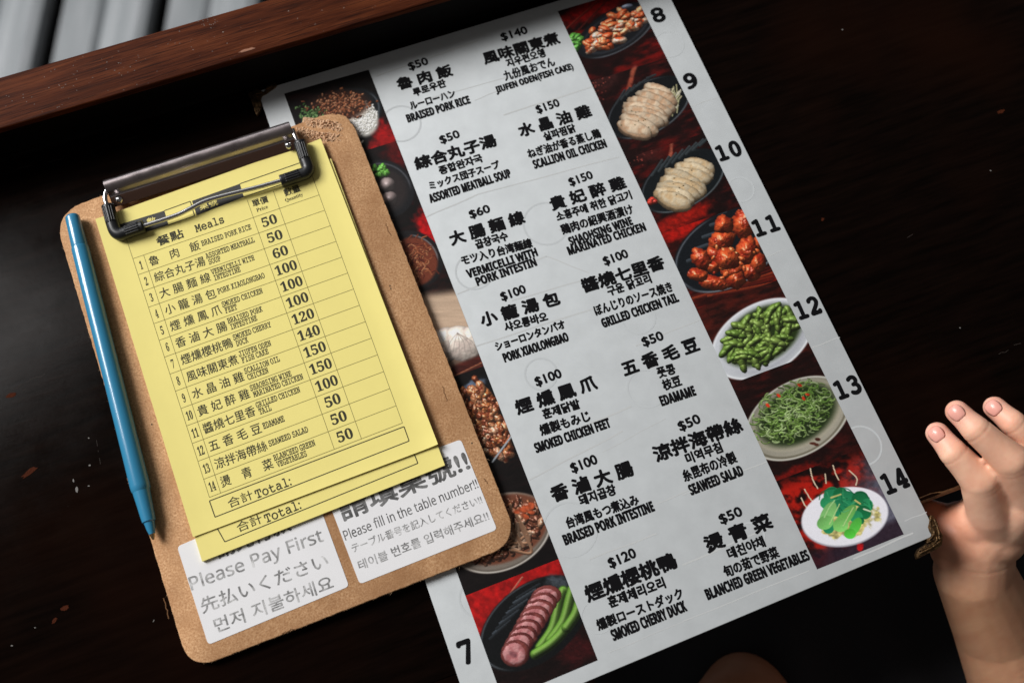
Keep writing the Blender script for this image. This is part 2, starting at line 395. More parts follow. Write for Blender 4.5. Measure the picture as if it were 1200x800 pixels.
# --- the dish photos printed down both sides: a printed picture each, painted piece by piece
def hash2(ix, iy, seed):
    h = (ix * 374761393 + iy * 668265263 + seed * 974634777) & 0xFFFFFFFF
    h = ((h ^ (h >> 13)) * 1274126177) & 0xFFFFFFFF
    return ((h ^ (h >> 16)) & 0xFFFF) / 65535.0
def vnoise(x, y, seed=0):
    ix = np.floor(x).astype(np.int64); iy = np.floor(y).astype(np.int64); fx = x - ix; fy = y - iy
    fx = fx * fx * (3 - 2 * fx); fy = fy * fy * (3 - 2 * fy)
    a, b, c, d = hash2(ix, iy, seed), hash2(ix + 1, iy, seed), hash2(ix, iy + 1, seed), hash2(ix + 1, iy + 1, seed)
    return (a * (1 - fx) + b * fx) * (1 - fy) + (c * (1 - fx) + d * fx) * fy
def fbm(x, y, seed=0, o=4):
    s = 0; a = .5
    for i in range(o): s = s + a * vnoise(x * 2 ** i, y * 2 ** i, seed + i * 17); a *= .5
    return s / (1 - .5 ** o)
C_ = lambda *c: np.array(c, float) / 255
sst = lambda a, b, x: (lambda t: t * t * (3 - 2 * t))(np.clip((x - a) / (b - a), 0, 1))
class Pic:
    """a printed picture: colours (display values) at the points X, Y of the print; pieces keep their own height so that they overlap"""
    def __init__(s, X, Y): s.X = X; s.Y = Y; s.c = np.zeros((len(X), 3)); s.h = np.full(len(X), -1e3)
    def loc(s, cx, cy, a, b, ang, m=1.15):
        dx = s.X - cx; dy = s.Y - cy; R = max(a, b) * m
        I = np.nonzero((np.abs(dx) < R) & (np.abs(dy) < R))[0]; dx = dx[I]; dy = dy[I]
        c, n = math.cos(ang), math.sin(ang); return I, (dx * c + dy * n) / a, (-dx * n + dy * c) / b
    def wood(s, seed, base=(38, 9, 8), hi=(120, 22, 14), amt=.5, ang=-.33):
        c, n = math.cos(ang), math.sin(ang); u = s.X * c + s.Y * n; v = -s.X * n + s.Y * c
        k = fbm(u / 12, v / 4.2, seed, 4); big = fbm(u / 40, v / 26, seed + 5, 3)
        w = sst(.46, .82, k * .4 + big * .62) * amt * 1.5
        s.c[:] = C_(*base) * (.55 + .9 * k[:, None]) * (1 - w[:, None]) + C_(*hi) * w[:, None]
    def patch(s, cx, cy, a, b, ang, col, soft=.35, amt=1, seed=1):
        I, u, v = s.loc(cx, cy, a, b, ang, 1.5); r = np.hypot(u, v) + (fbm(s.X[I] / 7, s.Y[I] / 7, seed) - .5) * .9
        w = (1 - sst(1 - soft, 1 + soft, r)) * amt; s.c[I] += (C_(*col) * (.6 + .8 * fbm(s.X[I] / 4, s.Y[I] / 3, seed + 3))[:, None] - s.c[I]) * w[:, None]
    def ell(s, cx, cy, a, b, ang, col, soft=.03, shade=0, amt=1):
        I, u, v = s.loc(cx, cy, a, b, ang); r = np.hypot(u, v); w = (1 - sst(1 - soft, 1 + soft, r)) * amt
        cc = C_(*col)[None] * (1 + shade * (-(u * .4) - v)[:, None]); s.c[I] += (cc - s.c[I]) * w[:, None]
    def ring(s, cx, cy, a, b, ang, r0, wd, col, amt=1, arc=None):
        I, u, v = s.loc(cx, cy, a, b, ang, 1.25); r = np.hypot(u, v); w = np.exp(-((r - r0) / wd) ** 2) * amt
        if arc:
            th = np.arctan2(v, u); dd = np.abs((th - arc[0] + math.pi) % (2 * math.pi) - math.pi); w = w * (1 - sst(arc[1] * .6, arc[1], dd))
        s.c[I] += (C_(*col) - s.c[I]) * w[:, None]
    def blob(s, cx, cy, a, b, ang, col, h=1.0, z0=0, rough=.25, nf=4.0, seed=0, spec=.3, col2=None, L=(-.5, -.65, .6), flat=2, amb=.35, band=0, bk=1.0):
        I, u, v = s.loc(cx, cy, a, b, ang, 1.3)
        if not len(I): return
        nz = fbm(s.X[I] / nf, s.Y[I] / nf, seed, 3) - .5
        r = np.hypot(u, v) + nz * rough; ins = r < 1; I = I[ins]; u = u[ins]; v = v[ins]; r = r[ins]; nz = nz[ins]
        H = z0 + h * (1 - r ** flat) * min(a, b); up = H > s.h[I]; I = I[up]; u = u[up]; v = v[up]; r = r[up]; nz = nz[up]
        if not len(I): return
        s.h[I] = H[up]
        c, n = math.cos(ang), math.sin(ang); k = flat * np.maximum(r, 1e-3) ** (flat - 2) * h * min(a, b)
        gu = k * u / a; gv = k * v / b
        e = .6; gx = gu * c - gv * n; gy = gu * n + gv * c
        n1 = fbm((s.X[I] + e) / nf, s.Y[I] / nf, seed, 3) - .5 - nz; n2 = fbm(s.X[I] / nf, (s.Y[I] + e) / nf, seed, 3) - .5 - nz
        gx = gx + n1 / e * nf * rough * 1.6 * bk; gy = gy + n2 / e * nf * rough * 1.6 * bk
        N = np.stack([gx, gy, np.ones_like(gx)], 1); N /= np.linalg.norm(N, axis=1)[:, None]
        Lv = np.array(L); Lv = Lv / np.linalg.norm(Lv); d = np.clip(N @ Lv, 0, 1)
        Hh = Lv + [0, 0, 1]; Hh = Hh / np.linalg.norm(Hh); sp = np.clip(N @ Hh, 0, 1) ** 30 * spec
        cc = np.repeat(C_(*col)[None], len(I), 0)
        if col2 is not None: w = sst(.35, .7, nz + .5)[:, None]; cc = cc * (1 - w) + C_(*col2) * w
        if band: cc = cc * (1 - .35 * sst(.2, .9, np.sin(v * band * 6) * .5 + .5)[:, None])
        s.c[I] = cc * (amb + .95 * d)[:, None] * (1 - .35 * r ** 6)[:, None] + sp[:, None]
    def curve(s, pts, w, col, z=None, seed=0, dark=.4, amt=1):
        P = spline([(x, y, 0) for x, y in pts], 6)[:, :2]; lo = P.min(0) - w * 2; hi = P.max(0) + w * 2
        I = np.nonzero((s.X > lo[0]) & (s.X < hi[0]) & (s.Y > lo[1]) & (s.Y < hi[1]))[0]
        if not len(I): return
        Q = np.stack([s.X[I], s.Y[I]], 1); best = np.full(len(I), 1e9); sd = np.zeros(len(I))
        for a, b in zip(P[:-1], P[1:]):
            d = b - a; L2 = d @ d + 1e-9; t_ = np.clip(((Q - a) @ d) / L2, 0, 1); e = Q - a - t_[:, None] * d; q_ = (e ** 2).sum(1)
            m_ = q_ < best; best[m_] = q_[m_]; sd[m_] = e[m_] @ np.array([-.4, -.8])
        r = np.sqrt(best) / w; wt = (1 - sst(.75, 1.15, r)) * amt
        cc = C_(*col) * (1 - dark * .5 + dark * sd / w)[:, None]; s.c[I] += (cc - s.c[I]) * wt[:, None]

def p_fishcake(p):
    p.wood(3, (26, 6, 6), (128, 14, 10), .55); p.patch(690, 12, 34, 12, -.4, (120, 12, 10), .4)
    p.curve([(657, 40), (700, 2)], 1.2, (130, 40, 30)); p.curve([(672, 42), (712, 0)], .9, (90, 30, 24))
    p.patch(745, 86, 8, 4, 1.4, (170, 90, 80), .5, .8)
    p.ell(722, 36, 52, 24, -.52, (22, 24, 28)); p.ring(722, 36, 52, 24, -.52, .97, .03, (95, 98, 104), .8, (1.2, 1.5)); p.ring(722, 36, 52, 24, -.52, .8, .05, (45, 48, 54), .8)
    for k in range(9): p.blob(676 + random.gauss(0, 4), 50 + random.gauss(0, 5), 6, 4, random.uniform(-1, 1), (92, 160, 66), 1, 0, .4, 3, k)
    for k in range(75):
        a = random.uniform(0, 6.28); r = math.sqrt(random.random()) * .86
        x = r * 44 * math.cos(a); y = r * 17 * math.sin(a); c, n = math.cos(-.52), math.sin(-.52)
        col = random.choice([(225, 120, 70), (240, 170, 120), (235, 205, 180), (205, 88, 48), (238, 190, 160)])
        p.blob(720 + x * c - y * n, 35 + x * n + y * c, random.uniform(5, 9), random.uniform(3.5, 5), random.uniform(-.9, .6), col, .9, random.uniform(0, 5), .3, 3, k * 3, .5, (200, 80, 40))
    p.blob(735, 8, 7, 3, -.2, (120, 130, 150), .6, 4, .1)
def slices(p, x0, y0, x1, y1, n, L, wd, col, ang, seed, col2):
    for k in range(n):
        f = 1 - k / (n - 1); w_ = math.sin(math.pi * (f * .70 + .17)); l = L * (.55 + .5 * w_); X, Y, A = x0 + (x1 - x0) * f + random.gauss(0, 1.5), y0 + (y1 - y0) * f, ang + random.gauss(0, .10)
        m = random.uniform(.88, 1.04); z = k * 3.0
        p.blob(X, Y + .8, l, wd, A, tuple(np.array(col2) * .55), .08, z, .18, 6, seed + k, 0, flat=6, amb=.4, bk=.3)
        p.blob(X, Y - .6, l - .8, wd - 1.1, A, tuple(np.array(col2) * .98 * m), .10, z + .3, .18, 6, seed + k, .05, flat=6, amb=.4, bk=.3)
        p.blob(X + .5, Y - 1.8, l - 1.8, wd - 2.2, A, tuple(np.array(col) * m), .14, z + .6, .26, 5, seed + k + 40, .08, tuple(np.array(col2) * 1.04), flat=4, amb=.42, bk=.28)
def p_scallion(p):
    p.wood(9, (26, 8, 8), (122, 18, 14), .5); p.patch(741, 88, 3, 20, .25, (190, 96, 70), .5, .7); p.patch(707, 90, 16, 14, 0, (60, 30, 28), .5, .6, 4)
    for k in range(40): p.patch(700 + random.gauss(0, 8), 98 + random.gauss(0, 9), .8, .8, 0, (150, 70, 60), .3, .6, k)
    p.ell(760, 126, 54, 30, -.52, (16, 19, 22)); p.ring(760, 126, 54, 30, -.52, .97, .025, (100, 106, 112), .8, (1.4, 1.4)); p.ring(760, 126, 54, 30, -.52, .95, .02, (70, 74, 80), .8, (-2.2, 1.5))
    for k in range(7): p.curve([(722 + k * 6, 122 - k * 5), (732 + k * 6, 106 - k * 3)], 1.3, (52, 58, 62))
    for k in range(40): 
        x = 788 + random.gauss(0, 4); y = 120 + random.gauss(0, 8); a = random.uniform(-1.9, -.9); p.curve([(x, y), (x + 9 * math.cos(a), y + 9 * math.sin(a))], .7, random.choice([(225, 215, 175), (200, 196, 150), (238, 232, 205)]))
    slices(p, 743, 152, 775, 110, 9, 27, 10.5, (222, 200, 172), .28, 40, (196, 160, 128))
    for k in range(9): p.patch(745 + random.gauss(0, 12), 136 + random.gauss(0, 10), .7, .7, 0, (60, 60, 30), .3, .9, k)
def p_wine(p):
    p.wood(13, (22, 7, 7), (120, 16, 12), .5); p.patch(786, 178, 2.2, 14, .1, (190, 110, 84), .5, .7); p.patch(760, 176, 16, 14, 0, (66, 30, 28), .5, .6, 4)
    for k in range(40): p.patch(748 + random.gauss(0, 8), 180 + random.gauss(0, 8), .8, .8, 0, (150, 70, 60), .3, .6, k)
    p.patch(800, 256, 36, 9, -.5, (150, 22, 12), .5, .9, 9)
    p.ell(800, 212, 54, 31, -.52, (17, 22, 25)); p.ring(800, 212, 54, 31, -.52, .97, .025, (100, 108, 112), .8, (1.4, 1.5)); p.ring(800, 212, 54, 31, -.52, .95, .02, (70, 74, 80), .8, (-2.2, 1.5))
    for k in range(8): p.curve([(764 + k * 8, 206 - k * 5), (776 + k * 8, 188 - k * 4)], 1.6, (58, 66, 70))
    for k in range(6): p.blob(764 + random.gauss(0, 2.5), 234 + random.gauss(0, 3), 4, 3, 0, (200, 62, 50), 1, 3, .4, 2, k)
    slices(p, 788, 236, 818, 196, 8, 27, 11, (222, 204, 172), .3, 60, (200, 172, 132))
    for k in range(9): p.patch(800 + random.gauss(0, 16), 216 + random.gauss(0, 9), .9, .6, 0, (70, 60, 40), .3, .9, k)
def p_wings(p):
    p.wood(23, (44, 10, 8), (150, 24, 12), .5); p.patch(797, 268, 34, 10, -.55, (165, 20, 12), .4, .9, 3)
    for k in range(7): p.curve([(800 + k * 6, 352 - k), (905, 312 + k * 4)], 1.5, random.choice([(120, 40, 22), (168, 66, 36), (90, 26, 18)]), amt=.7)
    p.ell(852, 293, 68, 43, -.52, (18, 22, 27)); p.ring(852, 293, 68, 43, -.52, .975, .022, (118, 126, 134), .9, (1.1, 1.9)); p.ring(852, 293, 68, 43, -.52, .95, .02, (92, 98, 106), .9, (-2.6, 1.2))
    for k in range(5): p.curve([(806 + k * 9, 306 - k * 14), (822 + k * 7, 300 - k * 13)], 2.2, (64, 72, 80))
    W = [(822, 304, 15, 11, .9), (818, 322, 13, 8, .3), (836, 331, 20, 9, .15), (862, 327, 12, 12, -.9), (880, 318, 12, 12, -.6), (852, 304, 18, 14, .3), (876, 294, 13, 17, .2), (846, 282, 16, 12, -.4), (872, 262, 14, 19, .1), (848, 264, 11, 12, .2), (893, 282, 9, 13, .4), (858, 318, 14, 9, 0), (838, 298, 11, 9, .4), (888, 308, 10, 12, .1), (836, 312, 10, 8, .2)]
    for k, (x, y, a, b, r) in enumerate(W):
        p.blob(x, y, a, b, r, (212, 88, 44), .95, random.uniform(-3, 6), .42, 5.5, 100 + k * 7, .55, (168, 48, 26), amb=.3)
    for k in range(26):
        p.blob(852 + random.gauss(0, 20), 300 + random.gauss(0, 17), random.uniform(2, 5), random.uniform(1.5, 3.5), random.uniform(0, 3), random.choice([(232, 120, 62), (150, 40, 22), (222, 100, 50)]), .8, 9, .4, 2, k, .6)
def p_edamame(p):
    p.wood(33, (36, 12, 9), (96, 26, 16), .45)
    p.ell(893, 397, 64, 41, -.52, (196, 200, 206), shade=.05); p.ring(893, 397, 64, 41, -.52, .98, .03, (232, 236, 240), .9); p.ring(893, 397, 64, 41, -.52, .82, .05, (165, 168, 176), .5, (1.2, 1.6))
    p.ell(893, 393, 50, 31, -.52, (38, 52, 22), .12)
    for k in range(88):
        a = random.uniform(0, 6.28); r = math.sqrt(random.random()) * .92; x = r * 47 * math.cos(a); y = r * 29 * math.sin(a); c, n = math.cos(-.52), math.sin(-.52)
        X, Y = 893 + x * c - y * n, 393 + x * n + y * c; o = random.choice([-1.3, -.9, -.2, .3, -.6, 1.2]) + random.gauss(0, .25); z = random.uniform(-4, 6) + k * .05
        col = random.choice([(122, 152, 66), (142, 170, 84), (100, 132, 52), (132, 160, 72)]); sc = random.uniform(.85, 1.2)
        for q in (-1, 0, 1): p.blob(X + q * 6.2 * sc * math.cos(o), Y + q * 6.2 * sc * math.sin(o) + abs(q) * 1.0, (8.6 if q == 0 else 6.4) * sc, (4.4 if q == 0 else 3.7) * sc, o, col, .85, z, .1, 4, k, .25, (108, 138, 58), amb=.26)
def p_seaweed(p):
    p.wood(43, (26, 8, 7), (90, 18, 14), .4); p.patch(925, 560, 40, 9, -.4, (120, 16, 10), .4, .8)
    p.ell(935, 490, 66, 43, -.52, (150, 146, 132), shade=-.1); p.ring(935, 490, 66, 43, -.52, .985, .02, (205, 205, 196), .9); p.ring(935, 490, 66, 43, -.52, .93, .025, (88, 82, 66), .7, (1.3, 2.2)); p.ell(935, 487, 57, 36, -.52, (172, 166, 148), .05)
    p.ell(934, 486, 50, 32, -.52, (34, 48, 22), .16)
    for k in range(420):
        a = random.uniform(0, 6.28); r = math.sqrt(random.random()) * (.98 if k < 330 else .7); x = r * 50 * math.cos(a); y = r * 31 * math.sin(a); c, n = math.cos(-.52), math.sin(-.52)
        X, Y = 934 + x * c - y * n, 484 + x * n + y * c; o = random.uniform(0, 6.28); R_ = random.uniform(3, 8); tt = random.uniform(.9, 2.4)
        pts = [(X + R_ * math.cos(o + q * tt) - R_, Y + R_ * .7 * math.sin(o + q * tt)) for q in (0, .33, .66, 1)]
        sh = .62 + .42 * k / 420; col = np.array(random.choice([(132, 168, 86), (160, 192, 112), (106, 146, 62), (186, 212, 146), (122, 158, 72)])) * sh * 1.08
        p.curve(pts, random.uniform(.55, 1.15), tuple(col), dark=.5)
    for (x, y) in ((912, 463), (937, 451), (942, 467), (900, 475), (946, 462)): p.patch(x, y, 3, 1.8, random.random(), (196, 52, 28), .3, .95, int(x))
    for k in range(5): p.patch(955 + random.gauss(0, 7), 516 + random.gauss(0, 3), 2.5, 1.5, 0, (70, 30, 20), .4, .9, k)
def p_bokchoy(p):
    p.c[:] = C_(20, 8, 8); w = sst(955, 1035, p.X + (p.Y - 600) * .45 + (fbm(p.X / 9, p.Y / 9, 3) - .5) * 30)
    red = C_(150, 22, 10) * sst(.3, .72, fbm(p.X / 10, p.Y / 8, 9))[:, None] + C_(24, 5, 5)
    gr = C_(96, 96, 112) * (.72 + .5 * fbm(p.X / 3, p.Y / 3, 5)[:, None]); p.c[:] = red * (1 - w[:, None]) + gr * w[:, None]
    d = sst(0, 1, (560 - p.Y - (p.X - 930) * .36) / 22 + .6); p.c *= (1 - .75 * d)[:, None]
    b = sst(0, 1, (p.Y + (p.X - 960) * .42 - 640) / 12); p.c[:] = p.c * (1 - b[:, None] * .75) + C_(40, 20, 34) * b[:, None] * .6
    p.patch(1008, 640, 4, 5, 0, (190, 20, 24), .3, .9)
    for pts in ([(949, 546), (952, 560), (958, 572)], [(967, 555), (968, 566)], [(976, 545), (979, 554), (983, 562)], [(995, 551), (1004, 560), (1003, 568)], [(943, 573), (948, 582), (955, 591)], [(939, 583), (942, 590), (946, 595)]):
        p.curve(pts, .75, (226, 206, 178), dark=.1)
    p.ell(990, 606, 51.5, 34, -.2, (176, 176, 186)); p.ell(990, 604.5, 51, 33.5, -.2, (238, 238, 246))
    p.patch(996, 609, 33, 18, -.35, (196, 186, 120), .12, 1, 8)
    for k, (x, y, a, b, r) in enumerate([(975, 581, 10, 11, 0), (985, 580, 9, 9, .4), (968, 589, 7, 7, 0), (993, 585, 12, 10, .3), (1008, 584, 10, 9, 0), (1016, 592, 7, 8, 0), (982, 595, 13, 10, .2), (1012, 600, 9, 8, .4), (1003, 605, 8, 7, 0), (971, 617, 7, 8, 0), (1009, 610, 4, 4, 0)]):
        p.ell(x, y, a, b, r, [(34, 134, 88), (22, 112, 66), (44, 150, 96)][k % 3], .04, -.1)
    for (x, y, a, b, r, col) in ((970, 603, 8, 17, .45, (134, 200, 118)), (967, 612, 10, 8, -.4, (120, 190, 104)), (990, 606, 7, 19, .7, (112, 186, 92)), (985, 615, 9, 8, 0, (130, 204, 108)), (1002, 617, 6, 12, .5, (88, 196, 74)), (996, 625, 7, 6, 0, (84, 200, 66))):
        p.ell(x, y, a, b, r, col, .05, -.12)
    for k in range(26):
        a = random.uniform(0, 6.28); X, Y = 990 + 24 * math.cos(a) * random.random(), 590 + 13 * math.sin(a) * random.random(); p.curve([(X, Y), (X + random.gauss(0, 4), Y + random.gauss(0, 4))], .5, random.choice([(70, 170, 112), (18, 96, 58), (96, 190, 128)]), dark=.1, amt=.7)
    for pts in ([(960, 585), (962, 578), (970, 573), (978, 572)], [(984, 571), (994, 573), (1001, 579)], [(1003, 577), (1012, 577), (1019, 584)], [(1020, 588), (1022, 596)]): p.curve(pts, .8, (16, 92, 58), dark=.1, amt=.7)
    p.curve([(966, 606), (972, 594), (978, 586)], .7, (176, 222, 150), dark=.1)
    p.curve([(972, 614), (984, 590)], .6, (190, 226, 150), dark=.1); p.curve([(988, 616), (1000, 594)], .6, (190, 226, 150), dark=.1)
    p.curve([(974, 583), (985, 579)], 1.1, (200, 196, 120), dark=.1); p.curve([(1002, 586), (1008, 590)], 1.1, (200, 196, 120), dark=.1); p.curve([(1012, 596), (1020, 599)], .9, (220, 230, 200), dark=.1)
def p_porkrice(p):
    p.wood(53, (12, 8, 8), (52, 12, 12), .35); p.patch(452, 165, 17, 22, .3, (150, 14, 16), .4, .95, 5)
    p.ell(400, 136, 50, 30, -.35, (20, 24, 28)); p.ell(404, 140, 46, 30, -.6, (22, 25, 29)); p.ring(404, 138, 46, 31, -.5, .93, .025, (90, 96, 102), .8, (.6, 1.2)); p.ring(400, 136, 50, 30, -.35, .95, .03, (110, 120, 132), .8, (3.0, .7))
    p.ell(424, 140, 19, 21, -.5, (196, 194, 186), .15)
    for k in range(520): p.blob(424 + random.gauss(0, 7), 139 + random.gauss(0, 7.5), 2.4, 1.1, random.uniform(0, 3), (222, 220, 210), .6, random.uniform(-1, 1), .2, 2, k, .1, amb=.62)
    p.ell(398, 124, 34, 18, -.1, (62, 34, 24), .25)
    for k in range(620): 
        x = random.gauss(0, 12.5); y = random.gauss(0, 6.2); p.blob(398 + x, 124 + y + x * -.1, random.uniform(1.2, 3), random.uniform(.9, 1.8), random.uniform(0, 3), random.choice([(132, 76, 50), (156, 94, 62), (86, 46, 30), (186, 128, 94)]), .7, random.uniform(1, 4), .5, 1.4, k, .12, bk=.5)
    for k in range(130): p.blob(365 + random.gauss(0, 7), 136 + random.gauss(0, 5), 2.0, 1.1, random.uniform(0, 3), random.choice([(78, 118, 62), (54, 92, 44), (112, 148, 90)]), .9, 3, .3, 2, k, .2)
def p_meatball(p):
    p.wood(57, (12, 8, 8), (40, 10, 10), .3); p.patch(505, 268, 16, 30, -.2, (178, 12, 16), .35, .95, 6); p.patch(468, 178, 18, 18, -.2, (110, 10, 12), .5, .7, 2)
    p.ell(448, 222, 38, 34, .3, (24, 25, 28)); p.ring(448, 222, 36, 32, .3, .93, .035, (96, 100, 106), .7, (-1.4, 1.2))
    p.ell(448, 222, 30, 26, .3, (44, 38, 38), .2)
    for k in range(14): p.blob(446 + random.gauss(0, 5), 200 + random.gauss(0, 4), 5, 3, random.uniform(0, 3), (100, 170, 66), .9, 3, .4, 3, k, .3)
    p.blob(454, 217, 9.5, 9, 0, (158, 142, 140), 1, 2, .05, 4, 3, .25); p.blob(457, 233, 9.5, 9, 0, (146, 130, 128), 1, 2, .05, 4, 9, .25)
def p_vermicelli(p):
    p.wood(63, (12, 8, 8), (70, 10, 10), .35); p.patch(505, 268, 16, 30, -.2, (178, 12, 16), .35, .95, 6)
    p.ell(482, 304, 38, 33, .4, (24, 22, 24)); p.ell(484, 307, 29, 29, .2, (110, 52, 34), .08); p.ring(482, 304, 34, 30, .4, .93, .03, (122, 124, 128), .8, (-1.2, .9))
    for k in range(170):
        x = 484 + random.gauss(0, 12); y = 307 + random.gauss(0, 12); a = random.uniform(0, 6.28)
        if (x - 484) ** 2 + (y - 307) ** 2 > 27 ** 2: continue
        p.curve([(x, y), (x + 4 * math.cos(a), y + 4 * math.sin(a)), (x + 8 * math.cos(a + .7), y + 8 * math.sin(a + .7))], random.uniform(.5, 1), random.choice([(176, 98, 62), (140, 66, 42), (206, 134, 92), (112, 46, 30)]), dark=.5)
    p.patch(512, 400, 30, 40, 0, (16, 12, 12), .3, .0)
def p_dumpling(p):
    p.wood(73, (20, 10, 9), (74, 24, 18), .35)
    w = sst(338, 352, p.Y - (p.X - 500) * -.12) * (1 - sst(432, 440, p.Y + (p.X - 540) * .38))
    col = C_(206, 178, 152) * (.86 + .2 * fbm(p.X / 30, p.Y / 2.2, 3)[:, None]); p.c[:] = p.c * (1 - w[:, None]) + col * w[:, None]
    s_ = sst(375, 418, p.Y) * w; p.c[:] = p.c * (1 - .8 * s_[:, None]) + C_(92, 72, 62) * .8 * s_[:, None]
    for k, (x, y, a, b) in enumerate([(522, 404, 20, 21), (541, 403, 24, 20), (556, 396, 18, 12)]): p.blob(x, y, a, b, .5, (222, 210, 198), .35, k * 2, .12, 11, 300 + k, .04, (202, 186, 176), amb=.5)
    for k in range(6): p.curve([(536, 390), (528 + k * 5, 400), (524 + k * 7, 412)], .6, (180, 166, 158), amt=.5)
    b = sst(0, 6, p.Y + (p.X - 540) * .40 - 422); p.c[:] = p.c * (1 - b[:, None]) + (C_(70, 26, 20) * (.6 + .8 * fbm(p.X / 20, p.Y / 3, 8)[:, None])) * b[:, None]
    p.curve([(520, 447), (565, 425)], 1.2, (150, 90, 66)); d = sst(0, 4, p.Y + (p.X - 540) * .40 - 443); p.c *= (1 - .8 * d)[:, None]
def p_feet(p):
    p.wood(83, (11, 9, 9), (26, 12, 12), .3); p.ell(572, 490, 46, 52, .2, (15, 16, 18), .05)
    p.patch(556, 452, 14, 7, -.4, (112, 128, 152), .3, .9)
    for k in range(120):
        f = random.random(); x = 556 + 28 * f + random.gauss(0, 8); y = 458 + 62 * f + random.gauss(0, 8)
        p.blob(x, y, random.uniform(5, 12), random.uniform(3.5, 6), random.uniform(.2, 2), random.choice([(176, 102, 56), (206, 140, 96), (140, 72, 40), (222, 170, 134), (190, 116, 66)]), .9, random.uniform(-1, 4), .4, 4, k, .55, (120, 52, 28))
    p.curve([(577, 541), (600, 510)], 1.0, (170, 178, 186), dark=.1)
def p_intestine(p):
    p.wood(93, (14, 9, 9), (40, 12, 12), .3); p.patch(590, 590, 20, 10, 0, (60, 14, 12), .5, .5)
    p.patch(590, 684, 66, 12, -.4, (170, 16, 18), .4, .0)
    p.ell(586, 624, 63, 44, -.42, (132, 122, 112), shade=.1); p.ring(586, 624, 63, 44, -.42, .975, .02, (205, 200, 192), .9, (1.2, 1.7)); p.ring(586, 624, 63, 44, -.42, .93, .02, (92, 84, 76), .8, (1.2, 1.8)); p.ell(588, 620, 57, 38, -.42, (112, 66, 48), .06)
    for k in range(240):
        a = random.uniform(0, 6.28); r = math.sqrt(random.random()) * .95; x = 588 + r * 50 * math.cos(a); y = 622 + r * 33 * math.sin(a) - (r * 50 * math.cos(a)) * .3
        p.blob(x, y, random.uniform(4, 9), random.uniform(2.5, 4.5), random.uniform(0, 3), random.choice([(168, 116, 88), (132, 80, 58), (196, 150, 120), (150, 92, 60), (110, 62, 44)]), .9, random.uniform(-2, 3), .35, 3.5, k, .5, (104, 56, 38))
    for k in range(12): p.curve([(606 + random.gauss(0, 9), 622 + random.gauss(0, 9)), (612 + random.gauss(0, 8), 630 + random.gauss(0, 8)), (604 + random.gauss(0, 8), 638 + random.gauss(0, 6))], 1.8, random.choice([(206, 168, 140), (190, 142, 110)]), dark=.6)
    for k in range(10): p.patch(615 + random.gauss(0, 7), 596 + random.gauss(0, 5), 4, 2.4, .3, (190, 84, 48), .3, .8, k)
def p_duck(p):
    p.wood(97, (20, 8, 8), (60, 14, 12), .4); d_ = p.Y + (p.X - 600) * .40
    w = sst(664, 676, d_) * (1 - sst(735, 760, d_)) * (1 - sst(650, 680, p.X)); p.c[:] = p.c * (1 - w[:, None]) + C_(176, 20, 20) * (.6 + .7 * fbm(p.X / 6, p.Y / 6, 3)[:, None]) * w[:, None]
    p.curve([(590, 706), (612, 676)], 1.1, (206, 120, 100)); p.patch(672, 760, 20, 18, .3, (56, 14, 16), .5, .8)
    p.ell(625, 730, 72, 45, -.66, (13, 15, 17)); p.ring(625, 730, 72, 45, -.66, .965, .02, (92, 98, 104), .7, (-2.4, 1.6))
    for k in range(9): p.curve([(574 + k * 4, 748 - k * 6), (592 + k * 5, 732 - k * 6)], 1.6, (70, 78, 86) if k % 2 else (40, 45, 50))
    p.patch(655, 682, 14, 7, .2, (80, 88, 96), .5, .7)
    for k, pts in enumerate([[(633, 758), (648, 735), (655, 705), (660, 692)], [(645, 750), (660, 728), (668, 700), (671, 690)], [(627, 766), (643, 756), (656, 744), (662, 735)], [(664, 735), (674, 720), (679, 705)]]):
        P = spline([(x, y, 0) for x, y in pts], 6)
        p.curve(pts, 6.4, (66, 104, 34), dark=.5); p.curve(pts, 5.2, (122, 172, 70), dark=.75); p.curve([(x - 1.4, y - 1) for x, y in pts], 1.5, (160, 204, 104), dark=.2, amt=.7)
    for k in range(9):
        f = k / 8; x = 640 - f * 36; y = 699 + f * 62 + (4 if k == 8 else 0); A, B = 18 - f, 13 + 3 * (k == 8)
        p.blob(x, y, A, B, -.2, (128, 62, 58), .1, k * 3.0, .08, 7, k, .1, (96, 40, 38), flat=6, amb=.45); p.blob(x - .8, y + .2, A - 2.2, B - 2.0, -.2, (206, 146, 146), .12, k * 3.0 + .4, .10, 5, k + 50, .15, (178, 108, 110), flat=6, amb=.42)
    p.patch(602, 766, 5, 3, .4, (120, 70, 76), .4, .7, 3)
